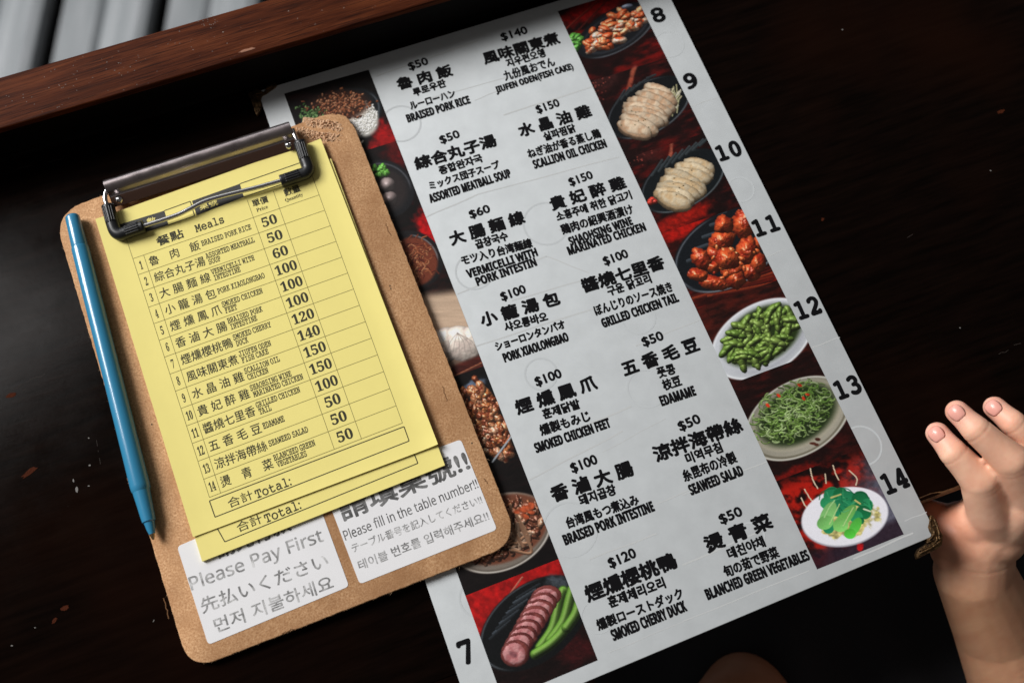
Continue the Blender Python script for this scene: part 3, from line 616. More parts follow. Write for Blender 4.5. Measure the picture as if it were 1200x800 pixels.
def strip(quad, bounds, painters, nu, names):
    Q = [P_menu.at(*q) for q in quad]                            # TL TR BR BL
    for k, (v0, v1, fn, lab) in enumerate(zip(bounds[:-1], bounds[1:], painters, names)):
        nv = max(4, int(round((v1 - v0) * np.linalg.norm(Q[3] - Q[0]) / (np.linalg.norm(Q[1] - Q[0]) / nu))))
        uu, vv_ = np.meshgrid(np.linspace(0, 1, nu + 1), np.linspace(v0, v1, nv + 1)); uu = uu.ravel()[:, None]; vv_ = vv_.ravel()[:, None]
        P = (Q[0] * (1 - uu) + Q[1] * uu) * (1 - vv_) + (Q[3] * (1 - uu) + Q[2] * uu) * vv_
        X, Y = project(P); pic = Pic(X, Y); fn(pic)
        c = np.clip(pic.c, .012, .97); jj = rng.normal(0, .012, len(c))[:, None]; c = np.clip(c + jj, .008, 1)
        lin = np.where(c < .04045, c / 12.92, ((c + .055) / 1.055) ** 2.4) * PRINT_K
        a = np.arange(nv)[:, None] * (nu + 1) + np.arange(nu)[None]; a = a.ravel()
        F = np.stack([a, a + nu + 1, a + nu + 2, a + 1], 1)
        me = D.meshes.new('dish_photo'); P = P + ZB * .00007
        me.vertices.add(len(P)); me.vertices.foreach_set('co', P.ravel()); me.loops.add(F.size); me.loops.foreach_set('vertex_index', F.ravel())
        me.polygons.add(len(F)); me.polygons.foreach_set('loop_start', np.arange(0, F.size, 4)); me.update(calc_edges=True); me.validate()
        at_ = me.color_attributes.new('print', 'FLOAT_COLOR', 'POINT'); buf = np.ones((len(P), 4)); buf[:, :3] = np.clip(lin, 0, 1); at_.data.foreach_set('color', buf.ravel())
        me.materials.append(m_print); o = D.objects.new('dish_photo', me); COL.objects.link(o); o.parent = menu; o.matrix_parent_inverse = Matrix.Translation(-menu.location)
        o['label'] = lab
PRINT_K = 1.0
def vfrac(quad, pts):
    a, d = P_menu.at(*quad[0]), P_menu.at(*quad[3]); b, c = P_menu.at(*quad[1]), P_menu.at(*quad[2]); m0 = (a + b) / 2; m1 = (c + d) / 2
    return [float(np.clip(((P_menu.at(*p) - m0) @ (m1 - m0)) / ((m1 - m0) @ (m1 - m0)), 0, 1)) for p in pts]
qR = [(653.5, 13.5), (740.8, -12.7), (1059, 625.6), (957.5, 666.6)]
bR = [0] + vfrac(qR, [(742, 80), (788, 168), (832, 254), (872, 342), (915, 428), (958, 545)]) + [1]
strip(qR, bR, [p_fishcake, p_scallion, p_wine, p_wings, p_edamame, p_seaweed, p_bokchoy], 150,
      ['fish cake dish photo beside number 8', 'sliced scallion chicken photo beside number 9', 'sliced wine chicken photo beside number 10', 'orange grilled chicken photo beside number 11', 'green edamame photo beside number 12', 'green seaweed salad photo beside number 13', 'cartoon green vegetables picture beside number 14'])
qL = [(333, 110), (432, 82), (700.4, 773), (589.4, 819.6)]
bL = [0] + vfrac(qL, [(410, 182), (450, 268), (480, 347), (515, 447), (545, 560), (590, 680)]) + [1]
strip(qL, bL, [p_porkrice, p_meatball, p_vermicelli, p_dumpling, p_feet, p_intestine, p_duck], 150,
      ['braised pork rice bowl photo', 'meatball soup photo', 'brown noodle bowl photo', 'steamed dumpling photo', 'smoked chicken feet photo', 'braised intestine bowl photo', 'sliced duck with green pods photo'])

# --- faint grey watermark on the white laminate
wm = Ink()
mex = P_menu.at(654, 12) - P_menu.at(432, 82); mex /= np.linalg.norm(mex); mey = np.cross(ZB, mex)
def wring(px, py, r, m=.0009):
    c = P_menu.at(px, py); wm.line([c + r * (math.cos(a) * mex + math.sin(a) * mey) for a in np.linspace(0, 2 * math.pi, 44)], m, ZB, .00004)
for (x, y, r) in ((470, 145, .0098), (784, 52, .0075), (640, 262, .011), (556, 318, .009), (634, 438, .0075), (758, 455, .009), (868, 222, .0065), (668, 620, .012), (1010, 522, .009), (880, 628, .006), (700, 722, .007), (748, 372, .008), (560, 700, .008)):
    wring(x, y, r)
wm.build('watermark', m_mark, menu)['kind'] = 'stuff'
wl_ = Ink()
for (x0, y0, x1, y1) in ((440, 90, 560, 48), (505, 115, 628, 82), (556, 118, 590, 104), (482, 262, 560, 228), (560, 228, 725, 184), (655, 270, 722, 243), (536, 345, 640, 300), (640, 300, 690, 320), (556, 406, 700, 360),
    (600, 352, 720, 318), (620, 562, 730, 505), (706, 530, 780, 490), (745, 405, 826, 372), (664, 508, 740, 476), (770, 590, 850, 556), (690, 655, 770, 625), (800, 580, 900, 540), (800, 662, 900, 618), (712, 765, 800, 728), (800, 728, 948, 668), (1060, 610, 1086, 600), (1000, 655, 1070, 624), (590, 135, 700, 100), (800, 128, 842, 114), (893, 303, 918, 293), (950, 408, 984, 395)):
    a, b = P_menu.at(x0, y0), P_menu.at(x1, y1); wl_.line([a + (b - a) * s_ + mey * .00012 * math.sin(s_ * 9 + x0) for s_ in np.linspace(0, 1, 16)], random.uniform(.0003, .0008), ZB, .00003)
wl_.build('wood_grain_print', m_mark2, menu)['kind'] = 'stuff'

# --- the fourteen dish names: price, Chinese, Korean, Japanese, English
T_, K_, J_, E_ = 'T', 'K', 'J', 'E'
dishes = [
 [('D', '$50', 481, 84, 503, 76.6, 11), (T_, '魯 肉 飯', 468, 106, 531, 88.5, 15), (K_, '루로우판', 486, 113.4, 523.4, 101.5, 10), (J_, 'ルーローハン', 482, 128.6, 534, 113.4, 9), (E_, 'BRAISED PORK RICE', 478.6, 143.8, 551.6, 121, 10)],
 [('D', '$140', 589.5, 49.5, 619.4, 40.4, 11), (T_, '風味關東煮', 569, 76, 656.7, 50.6, 15), (K_, '지우펀오뎅', 595.6, 79.4, 639.8, 66.4, 10.5), (J_, '九份風おでん', 592.8, 95, 651.3, 77.2, 12), (E_, 'JIUFEN ODEN(FISH CAKE)', 583, 111.3, 673, 83, 10)],
 [('D', '$50', 518, 170, 540, 161.9, 11), (T_, '綜合丸子湯', 488.9, 199.5, 582.9, 170.6, 15.5), (K_, '종합완자국', 516.4, 205, 566.2, 189.5, 10.5), (J_, 'ミックス団子スープ', 505, 222.6, 586.4, 196.9, 10), (E_, 'ASSORTED MEATBALL SOUP', 505, 238, 599.5, 207.4, 10.5)],
 [('D', '$150', 631, 134.5, 657, 125.5, 11), (T_, '水 晶 油 雞', 611, 161, 694, 136, 15.5), (K_, '실파찜닭', 639, 165.5, 675.5, 154.5, 10.5), (J_, 'ねぎ油が香る蒸し鶏', 620.5, 186, 705, 161, 11.5), (E_, 'SCALLION OIL CHICKEN', 627, 198, 711.5, 172.5, 10.5)],
 [('D', '$150', 669.5, 219.5, 696, 210, 11), (T_, '貴 妃 醉 雞', 648, 247, 734.5, 220, 15.5), (K_, '소흥주에 취한 닭고기', 654, 259.5, 741, 233, 11), (J_, '鶏肉の紹興酒漬け', 660, 275, 743, 250, 12), (E_, 'SHAOHSING WINE', 669, 288, 742, 263, 10), (E_, 'MARINATED CHICKEN', 667.5, 299, 757.5, 270, 10)],
 [('D', '$60', 552.5, 257.5, 575.5, 249.5, 11), (T_, '大 腸 麵 線', 530, 288, 616, 261, 16), (K_, '곱창국수', 559, 292, 596, 281, 11), (J_, 'モツ入り台湾麵線', 542.5, 311, 624.5, 289.5, 11.5), (E_, 'VERMICELLI WITH', 549, 326, 630.5, 299.5, 10), (E_, 'PORK INTESTIN', 560, 335, 629.5, 311, 10)],
 [('D', '$100', 589.5, 354, 617.5, 344, 11.5), (T_, '小 籠 湯 包', 566, 383, 657, 356, 16), (K_, '샤오롱바오', 593, 389, 642.5, 375.5, 11), (J_, 'ショーロンタンパオ', 582.5, 411, 663, 384, 10), (E_, 'PORK XIAOLONGBAO', 592, 424.5, 667, 399, 10.5)],
 [('D', '$100', 630, 454, 659.5, 443, 12), (T_, '煙 燻 鳳 爪', 607.5, 486, 700.5, 455, 16.5), (K_, '훈제닭발', 638, 491, 680.5, 478, 11.5), (J_, '燻製もみじ', 635, 510.5, 692.5, 492.5, 12.5), (E_, 'SMOKED CHICKEN FEET', 629, 530.5, 716, 500, 11)],
 [('D', '$100', 710, 312.5, 737.5, 302.5, 11.5), (T_, '醬燒七里香', 685.5, 343, 780, 314, 16), (K_, '구운 닭꼬리', 714, 347, 764, 331, 11), (J_, 'ぼんじりのソース焼き', 699, 370, 789, 341, 12), (E_, 'GRILLED CHICKEN TAIL', 707.5, 384, 796, 353, 10.5)],
 [('D', '$50', 755.5, 407.5, 779, 399, 12), (T_, '五 香 毛 豆', 733, 441, 820.5, 410, 16.5), (K_, '풋콩', 772.5, 443, 792.5, 437, 11.5), (J_, '枝豆', 779, 457.5, 799.5, 451, 12), (E_, 'EDAMAME', 776, 475.5, 816, 462.5, 11)],
 [('D', '$100', 672, 555.5, 701.5, 544, 12.5), (T_, '香 滷 大 腸', 649.5, 588.5, 743.5, 556, 17.5), (K_, '돼지곱창', 681, 592.5, 723, 578.5, 12), (J_, '台湾風もつ煮込み', 666, 619, 749.5, 590.5, 12.5), (E_, 'BRAISED PORK INTESTINE', 663, 638.5, 767.5, 598, 11.5)],
 [('D', '$120', 716.5, 667, 747, 653.5, 12.5), (T_, '煙燻櫻桃鴨', 690, 705.5, 794.5, 664, 18), (K_, '훈제체리오리', 715.5, 712, 780.5, 688, 12.5), (J_, '燻製ローストダック', 702, 738.5, 801.5, 700, 12), (E_, 'SMOKED CHERRY DUCK', 719.5, 750.5, 805.5, 715, 12)],
 [('D', '$50', 798.5, 506.5, 822.5, 496, 12), (T_, '涼拌海帶絲', 770, 541.5, 871.5, 505, 17.5), (K_, '미역무침', 806.5, 543.5, 847.5, 529, 12), (J_, '糸昆布の冷製', 803, 564.5, 864.5, 541, 13), (E_, 'SEAWEED SALAD', 810.5, 580, 872, 556, 11.5)],
 [('D', '$50', 846.5, 615.5, 871.5, 604.5, 12), (T_, '燙 青 菜', 830.5, 647.5, 906.5, 617.5, 17.5), (K_, '데친야채', 855.5, 655, 897.5, 639.5, 12), (J_, '旬の茹で野菜', 851, 676.5, 914, 652, 12.5), (E_, 'BLANCHED GREEN VEGETABLES', 830, 702.5, 949.5, 655, 11.5)],
]
BOLD = {'D': .00024, T_: .00038, K_: .00026, J_: .00024, E_: .00021}
for d in dishes:
    ink = Ink()
    for i, (kd, s_, x0, y0, x1, y1, h) in enumerate(d):
        body = sansb(s_) if kd == E_ else s_
        ink.px_text(body, (x0, y0), (x1, y1), h, P_menu, .00008, BOLD[kd])
    ink.build('dish_name', m_ink, menu)['label'] = 'black print: ' + d[-1][1].lower() if len(d) == 5 else 'black print: ' + (d[-2][1] + ' ' + d[-1][1]).lower()
for s_, x0, y0, x1, y1, h in (('8', 768, 27, 780.5, 23.5, 17), ('9', 807, 104.5, 819, 100.5, 17.5), ('10', 845, 189, 870, 181, 18), ('11', 888, 277, 914, 268.5, 18.5), ('12', 938, 374, 963, 365.5, 19.5), ('13', 985, 468, 1010.5, 458.5, 20), ('14', 1041, 578.5, 1066, 568.5, 21), ('7', 543, 778.5, 557, 773.5, 25)):
    ink = Ink(); ink.px_text(mono(s_), (x0, y0), (x1, y1), h, P_menu, .00008, .00055); ink.build('page_number', m_ink, menu)

# --- pressed bronze guards on two corners of the menu
def guard(pts, holes, m=m_bronze):
    T = [at(x, y, MENU_T + .0007) for x, y in pts]; A = np.array(T); area2 = sum(A[i - 1][0] * A[i][1] - A[i][0] * A[i - 1][1] for i in range(len(A)))
    if area2 < 0: T = T[::-1]
    o = prism('corner_guard', T, (0, 0, -.0034), m, menu, .0003)
    for P, r in holes:
        Vt, Ft = tube(spline([at(x, y, MENU_T + .0008) for x, y in P], 5), r, 8); s_ = mesh('scroll', Vt, Ft, m, o, True); s_.matrix_parent_inverse = Matrix.Translation(-menu.location)
        s_.parent = o; s_.matrix_parent_inverse = Matrix.Identity(4)
    return o
guard([(291, 109), (301, 104.5), (309, 107.5), (313, 101), (322, 97), (325, 99.5), (322, 103), (316, 107), (312, 110), (307, 112.5), (305.5, 117), (306.5, 123), (304.5, 130), (301, 135), (298.5, 131)],
      [([(294, 111), (300, 131)], .0004), ([(297, 113), (301, 119), (303, 128)], .0003), ([(300, 110), (307, 109)], .0003), ([(295, 112), (303, 114)], .0003), ([(312, 105), (320, 100)], .0003)])
guard([(1090, 603), (1094, 603.5), (1097, 611), (1100, 618), (1105.5, 628), (1104, 638), (1098, 643), (1090, 647), (1082, 651), (1076, 654.5), (1074.5, 649), (1077, 643), (1083, 639), (1088, 636), (1086.5, 631), (1091, 628.5), (1092, 626), (1089.5, 622), (1088, 617), (1089.5, 611)],
      [([(1091, 605), (1090, 614), (1095, 624), (1089, 633)], .0005), ([(1095, 608), (1100, 622), (1101, 632)], .0006), ([(1102, 634), (1092, 641), (1078, 648)], .0006), ([(1077, 645), (1087, 641), (1097, 634), (1098, 628)], .0005), ([(1086, 636), (1095, 632), (1097, 637)], .0005), ([(1094, 616), (1099, 614)], .0004)])

# ------------------------------------------------------------------ clipboard
bc = [P_board.at(*p) for p in ((62, 250), (222, 785.5), (609, 635), (406, 124.5))]
clip = thing('clipboard', P_board.at(222, 785) * [1, 1, 0], 'brown hardboard clipboard with chrome wire clip and two white stickers, resting partly on the menu', 'clipboard')
ol = round_poly(bc, [.014, .011, .0125, .013], 9)
dense = []
for i in range(len(ol)):
    a, b = ol[i], ol[(i + 1) % len(ol)]; n = max(1, int(np.linalg.norm(b - a) / .0012))
    for k in range(n): dense.append(a + (b - a) * k / n)
dense = np.array(dense); cen = dense.mean(0)
tr = P_board.at(388, 142)
out = []
for i, p in enumerate(dense):
    d = (p - cen); d /= np.linalg.norm(d); j = .00010 * math.sin(i * .9) * math.sin(i * .23) + random.gauss(0, .00006)
    near = math.exp(-(np.linalg.norm(p - tr) / .012) ** 2); j += near * random.gauss(0, .00035)
    out.append(p + d * j)
out = np.array(out)
bo = prism('board', out, -nb * BT, [m_hard, m_edge], clip)
for f in bo.data.polygons:
    if len(f.vertices) == 4: f.material_index = 1
bevel(bo, .0005, 2, 60)
# the crushed, delaminated corner
def fluff(path, wd, seed):
    P = spline([P_board.at(x, y) for x, y in path], 16); T = np.gradient(P, axis=0); T /= np.linalg.norm(T, axis=1)[:, None]; Q = np.cross(nb, T); n = len(P); m = 26; V = []; F = []
    for i in range(n):
        for j in range(m + 1):
            f = j / m * 2 - 1; x = P[i] + Q[i] * f * wd; e = (1 - abs(f) ** 3) * math.sin(math.pi * min(1, max(0, i / (n - 1)))) ** .5
            h = float(fbm(np.array([x[0] * 900.]), np.array([x[1] * 900.]), seed, 5)[0]); h = abs(h - .5) * 3.4
            V.append(x + nb * (-.0004 + e * (.0004 + .0015 * h)) + Q[i] * random.gauss(0, .0001))
    for i in range(n - 1):
        for j in range(m): a = i * (m + 1) + j; F.append((a, a + 1, a + m + 2, a + m + 1))
    return mesh('crushed_corner', V, F, m_fluff, clip)
fluff([(343, 153), (356, 155), (372, 160), (388, 161), (404, 162)], .0032, 4); fluff([(354, 143), (372, 145), (390, 147), (402, 154)], .0030, 9)
V = []; F = []
for k in range(900):                                             # loose fibres along the cut edge
    i = random.randrange(len(out)); p = out[i]; d = p - cen; d /= np.linalg.norm(d); c = p - nb * random.uniform(0, BT * .8); L_ = random.uniform(.0001, .0005) * (1 if random.random() < .95 else 4)
    e = np.array([random.gauss(0, 1), random.gauss(0, 1), random.gauss(0, .6)]) * .5 + d; e /= np.linalg.norm(e); w = np.cross(e, [0, 0, 1.0]); w /= np.linalg.norm(w); b0 = len(V)
    V += [c - w * .00008, c + w * .00008, c + e * L_]; F.append((b0, b0 + 1, b0 + 2))
fb = mesh('edge_fibres', V, F, m_edge, clip); fb['kind'] = 'stuff'
for (x0, y0, x1, y1) in ((192, 700, 197, 722), (150, 560, 153, 572), (452, 262, 458, 276), (566, 560, 573, 566), (330, 742, 346, 736), (520, 452, 524, 470)):
    i_ = Ink(); a_, b_ = P_board.at(x0, y0), P_board.at(x1, y1); i_.line([a_ + (b_ - a_) * q + np.array([random.gauss(0, .0003), random.gauss(0, .0003), 0]) for q in np.linspace(0, 1, 8)], .0004, nb, .00003); i_.build('scuff', m_scuff, clip)
for (x, y) in ((553, 519), (178, 497), (457, 335), (458, 338), (300, 250)): 
    i_ = Ink(); c = P_board.at(x, y); i_.poly([c + .0003 * np.array([math.cos(a), math.sin(a) * 1.6, 0]) for a in np.linspace(0, 5.6, 7)], nb); i_.build('ink_dot', m_inky, clip)

def sticker(quad, label, lines):
    C = [P_board.at(*q, h=.00016) for q in quad][::-1]
    rp = round_poly(C, [.0016] * 4, 6); area2 = sum(rp[i - 1][0] * rp[i][1] - rp[i][0] * rp[i - 1][1] for i in range(len(rp)))
    if area2 < 0: rp = rp[::-1]
    o = prism('sticker', rp, -nb * .00012, m_stick, clip); o['label'] = label
    S = Plane(P_board.p + nb * .00016, nb)
    for (s_, m, h, x0, y0, x1, y1, bd) in lines:
        ink = Ink(); ink.px_text(s_, (x0, y0), (x1, y1), h, S, .00004, bd); p_ = ink.build('sticker_text', m, o); p_.matrix_parent_inverse = Matrix.Identity(4)
sticker([(207.5, 640), (367, 572), (409, 686.5), (244, 755)], 'left white sticker asking to pay first',
        [('請先付款', m_greyB, 20, 256.5, 655, 342, 621, .0002), (sansl('Please Pay First'), m_greyA, 21, 226, 696, 381, 638, .0001), ('先払いください', m_greyA, 18, 238, 719, 386, 663.5, .0001), ('먼저 지불하세요', m_greyA, 17, 254, 741.5, 392, 689, .0001)])
sticker([(380, 574), (540, 514.5), (582.5, 620), (421.5, 684)], 'right white sticker asking for the table number',
        [('請填桌號!!', m_greyB, 26, 402.5, 611, 552, 550, .00028), (sansl('Please fill in the table number!!'), m_greyB, 12, 405, 633, 561, 571, .00004), ('テーブル番号を記入してください!!', m_greyA, 10.5, 414, 647.5, 566, 589.5, .00006), ('테이블 번호를 입력해주세요!!', m_greyA, 11.5, 422, 668, 574, 609, .00008)])

# --- the clip: folded chrome bar, hinge tab, bent wire bow, rubber sleeves
bl, br = P_board.at(124, 219, h=.006), P_board.at(341, 150, h=.006); bx = br - bl; BL_ = np.linalg.norm(bx); bx /= BL_; by = np.cross(nb, bx)  # by points to the top of the board
PR = []
for a in np.linspace(-70, 215, 22): PR.append((-.0016 + .0033 * math.cos(math.radians(90 - a + 0)) * -1, .0055 + .0033 * math.sin(math.radians(90 - a))))
# profile in (towards the foot of the board, up): rolled back edge, shallow trough, straight apron down to the paper
PR = [(-.0020, .0014), (-.0030, .0034), (-.0033, .0056), (-.0028, .0076), (-.0014, .0089), (.0004, .0092), (.0022, .0085), (.0034, .0071), (.0040, .0056), (.0046, .0046), (.0058, .0042), (.0070, .0037), (.0082, .0031), (.0092, .0026), (.0097, .0022)]
pr = spline([(a, b, 0) for a, b in PR], 5)[:, :2]
V = []; F = []; nU = 24; th = .0006
nrm = np.gradient(pr, axis=0); nrm = np.stack([-nrm[:, 1], nrm[:, 0]], 1); nrm /= np.linalg.norm(nrm, axis=1)[:, None]; pin = pr - nrm * th
loop = np.vstack([pr, pin[::-1]]); m_ = len(loop); base = bl - nb * .006
for i in range(nU + 1):
    f = i / nU
    for (s_, z_) in loop: V.append(base + bx * BL_ * f - by * s_ + nb * z_)
for i in range(nU):
    for k in range(m_): a = i * m_ + k; b = i * m_ + (k + 1) % m_; F.append((a, b, b + m_, a + m_))
F.append(tuple(range(m_))[::-1]); F.append(tuple(range(nU * m_, (nU + 1) * m_)))
bar = mesh('clip_bar', V, F, [m_chrome, m_plate], clip, True)
for i, f_ in enumerate(bar.data.polygons):
    if 47 < i % m_ < m_ - 47: f_.material_index = 1 
b = bmesh.new(); b.from_mesh(bar.data); bmesh.ops.recalc_face_normals(b, faces=b.faces); b.to_mesh(bar.data); b.free(); bar.data.set_sharp_from_angle(angle=math.radians(40))
for w_ in (0.004, BL_ - .004):                                   # end rivets
    Vt, Ft = tube([base + bx * w_ + nb * .0005 - by * .0075, base + bx * w_ + nb * .0055 - by * .0075], .0016, 16); mesh('rivet', Vt, Ft, m_wire, clip, True)
tb = P_board.at(231, 182, h=.004)
tp = [tb + bx * (.011 * math.cos(a)) + by * (.0032 * max(0, math.sin(a)) ** .7 - .001) for a in np.linspace(0, math.pi, 12)]
prism('hanging_tab', tp, -nb * .0009, m_wire, clip, .0002)
# wire and sleeves
H1 = .0052
Lw = [P_board.at(125, 222, h=.0055), P_board.at(123, 232, h=.0055), P_board.at(126, 243, h=H1)]
Rw = [P_board.at(343, 152, h=.0055), P_board.at(346, 160, h=.0058), P_board.at(351, 170, h=H1)]
Vt, Ft = tube(spline(Lw, 6), .00115, 14); mesh('wire', Vt, Ft, m_wire, clip, True)
Vt, Ft = tube(spline(Rw, 6), .00115, 14); mesh('wire', Vt, Ft, m_wire, clip, True)
bow = [P_board.at(x, y, h=h) for x, y, h in ((160, 267.5, .0048), (176, 262.5, .0048), (206, 252.5, .0052), (222, 245, .0056), (240, 236, .0056), (262, 229.5, .0054), (300, 220, .0050), (336, 210, .0048))]
Vt, Ft = tube(spline(bow, 8), .00112, 14); mesh('wire_bow', Vt, Ft, m_wire, clip, True)
def sleeve(pts, label):
    P = spline([P_board.at(x, y, h=h) for x, y, h in pts], 7)
    Vt, Ft = tube(P, .0031, 18); o = mesh('rubber_sleeve', Vt, Ft, m_rubber, clip, True); o['label'] = label
    T = np.gradient(P, axis=0); T /= np.linalg.norm(T, axis=1)[:, None]; n = len(P)
    for (i0, i1) in ((2, int(n * .3)), (int(n * .7), n - 3)):
        for j in range(-2, 3):
            a = j * .34; pts_ = []
            for i in range(i0, i1): w = np.cross(nb, T[i]); w /= np.linalg.norm(w); pts_.append(P[i] + .0031 * (math.sin(a) * w + math.cos(a) * nb))
            Vt, Ft = tube(pts_, .00034, 6); r_ = mesh('rib', Vt, Ft, m_rubber, o, True); r_.matrix_parent_inverse = Matrix.Identity(4)
sleeve([(126.5, 241, .0052), (129, 251, .005), (132, 262, .0047), (135.5, 271, .0044), (141, 274.5, .0044), (148, 272.5, .0044), (158, 269, .0046), (169, 265.2, .0048)], 'left rubber sleeve of the clip')
sleeve([(351.5, 166.5, .0052), (354.5, 177, .005), (358, 188, .0047), (361, 197, .0044), (358.5, 202.5, .0044), (352, 205, .0044), (342, 208.5, .0046), (329, 212.5, .0048)], 'right rubber sleeve of the clip')

# ------------------------------------------------------------------ order forms (yellow paper)
def sheet(quad, surf, th, parent, curl=.0012, nu=28, nv=36):
    Q = [surf.at(*q) for q in quad]
    V = []; F = []
    for layer in (0, 1):
        for j in range(nv + 1):
            for i in range(nu + 1):
                u, v = i / nu, j / nv; p = (Q[0] * (1 - u) + Q[1] * u) * (1 - v) + (Q[3] * (1 - u) + Q[2] * u) * v
                cu = max(0, (u - .935) / .065); cv = max(0, (v - .97) / .03); cl = max(0, (.07 - u) / .07)
                z = curl * (cu ** 1.6 * (.4 + .6 * v)) + curl * .5 * cv ** 1.5 * (.3 + .7 * u) + curl * .35 * cl ** 1.6
                V.append(p + nb * (z - layer * th))
    N = (nu + 1) * (nv + 1)
    for j in range(nv):
        for i in range(nu):
            a = j * (nu + 1) + i; F.append((a, a + nu + 1, a + nu + 2, a + 1)); F.append((N + a, N + a + 1, N + a + nu + 2, N + a + nu + 1))
    for i in range(nu): F.append((i, i + 1, N + i + 1, N + i)); a = nv * (nu + 1) + i; F.append((a + 1, a, N + a, N + a + 1))
    for j in range(nv): a = j * (nu + 1); F.append((a + nu + 1, a, N + a, N + a + nu + 1)); a += nu; F.append((a, a + nu + 1, N + a + nu + 1, N + a))
    o = mesh('sheet', V, F, m_yel, parent, True); o.data.set_sharp_from_angle(angle=math.radians(40)); return o
f2 = thing('order_form', P_pad.at(237, 657), 'lower yellow order form with only its bottom strip showing', 'order form', 'yellow order forms held in the clipboard')
sheet([(121, 280), (388, 186), (521.5, 545), (237, 657.5)], P_pad, .0013, f2, .0004)
f1 = thing('order_form', P_form.at(226, 629), 'front yellow order form listing fourteen dishes with prices', 'order form', 'yellow order forms held in the clipboard')
sheet([(112, 257), (376, 163), (513.5, 521), (226.5, 629)], P_form, .00022, f1, .0011)

def total_box(f, surf, tl, tr_, br_, bl_, t1, t2):
    ink = Ink(); P = [surf.at(*q) for q in (tl, tr_, br_, bl_)]
    for i in range(4): ink.rule(P[i], P[(i + 1) % 4], .00042, nb)
    ink.px_text('合計', *t1, surf); ink.px_text(mono('Total:'), *t2, surf, bold=.00006); ink.build('total_box', m_inky, f)
total_box(f1, P_form, (245.4, 586.6), (473.4, 499.6), (479.4, 516.4), (252, 605.5), ((269, 595.6), (297.6, 584), 12), ((301, 584), (342, 568), 11))
total_box(f2, P_pad, (252, 614), (483, 525), (489.6, 542.5), (263.4, 634.4), ((279.5, 624), (308.4, 612), 12), ((312, 612.5), (353.4, 595.5), 11))
# table grid
G = [P_form.at(*q) for q in ((155.7, 303.2), (374, 228.5), (471.6, 495.4), (245.4, 582.4))]
def gp(u, v): v = v / 14; return (G[0] * (1 - u) + G[1] * u) * (1 - v) + (G[3] * (1 - u) + G[2] * u) * v
ink = Ink(); LW = .0002; CU = (.057, .642, .784)
for v in range(0, 15): ink.rule(gp(0, v), gp(1, v), LW, nb)
for u in (0, 1): ink.rule(gp(u, -1.25), gp(u, 14), LW, nb, .00005)
for u in CU: ink.rule(gp(u, 0 if u < .1 else -1.15), gp(u, 14), LW, nb, .00005)
ink.build('table_rules', m_line, f1)
def cell(ink, s_, u0, u1, v, h, bold=0):
    """text standing on the line v between column fractions u0 and u1, h in rows"""
    a, b = gp(u0, v), gp(u1, v); ink.text(s_, a, b, np.linalg.norm(gp(.5, v) - gp(.5, v - 1)) * h, P_form, None, .00006, bold)
rows = [('魯　肉　飯', 'BRAISED PORK RICE', None, '50'), ('綜合丸子湯', 'ASSORTED MEATBALL', 'SOUP', '50'), ('大 腸 麵 線', 'VERMICELLI WITH', 'INTESTINE', '60'), ('小 籠 湯 包', 'PORK XIAOLONGBAO', None, '100'),
        ('煙 燻 鳳 爪', 'SMOKED CHICKEN', 'FEET', '100'), ('香 滷 大 腸', 'BRAISED PORK', 'INTESTINE', '100'), ('煙燻櫻桃鴨', 'SMOKED CHERRY', 'DUCK', '120'), ('風味關東煮', 'JIUFEN ODEN', 'FISH CAKE', '140'), ('水 晶 油 雞', 'SCALLION OIL', 'CHICKEN', '150'),
        ('貴 妃 醉 雞', 'SHAOHSING WINE', 'MARINATED CHICKEN', '150'), ('醬燒七里香', 'GRILLED CHICKEN', 'TAIL', '100'), ('五 香 毛 豆', 'EDAMAME', None, '50'), ('涼拌海帶絲', 'SEAWEED SALAD', None, '50'), ('燙　青　菜', 'BLANCHED GREEN', 'VEGETABLES', '50')]
for r, (cn, e1, e2, pr_) in enumerate(rows):
    ink = Ink(); v = r + 1
    n_ = str(r + 1); cw = .013 if len(n_) == 1 else .03
    cell(ink, serif(n_), .0285 - cw * .5, .0285 + cw * .5, v - .24, .5, .00003)
    cell(ink, cn, .072, .338, v - .22, .58, .00004)
    cw = .0152
    if e2 is None: cell(ink, mono(e1), .35, .35 + cw * len(e1) * 1.02, v - .36, .33, .00005)
    else: cell(ink, mono(e1), .35, .35 + cw * len(e1), v - .55, .33, .00005); cell(ink, mono(e2), .355, .355 + cw * len(e2), v - .17, .33, .00005)
    w = .078 if len(pr_) == 2 else .112
    cell(ink, serif(pr_), .713 - w / 2, .713 + w / 2, v - .22, .58, .00006)
    ink.build('form_row', m_inky, f1)
ink = Ink()
ink.px_text('餐點', (185.5, 289), (216, 278), 12, P_form, bold=.0001); ink.px_text(mono('Meals'), (230, 272.5), (263, 261), 10, P_form, bold=.00009)
ink.px_text('單價', (297, 243), (315, 237), 9, P_form, bold=.00006); ink.px_text(serif('Price'), (301.2, 248.6), (314.3, 244), 4.6, P_form)
ink.px_text('數量', (334.5, 230.5), (352.8, 224), 9.5, P_form, bold=.00006); ink.px_text(serif('Quantity'), (335.3, 238), (355.8, 230.5), 5.6, P_form)
ink.build('column_headings', m_inky, f1)
ink = Ink()
for q in (((137, 264), (192.5, 247), (197.5, 263.7), (142.5, 281)), ((225, 235.5), (281, 215.5), (285.8, 231), (230.5, 252.5))): ink.poly([P_form.at(*p) for p in q][::-1], nb, .00005)
ink.build('dark_cells', m_band, f1)
ink = Ink()
for a, b in (((192.5, 247), (223, 236)), ((223, 236), (228, 253)), ((228, 253), (197.5, 263.7)), ((281, 215.5), (357, 189)), ((285.8, 231), (364, 204.5)), ((357, 189), (364, 204.5))): ink.rule(P_form.at(*a), P_form.at(*b), .0004, nb, .00007)
ink.build('cell_borders', m_inky, f1)
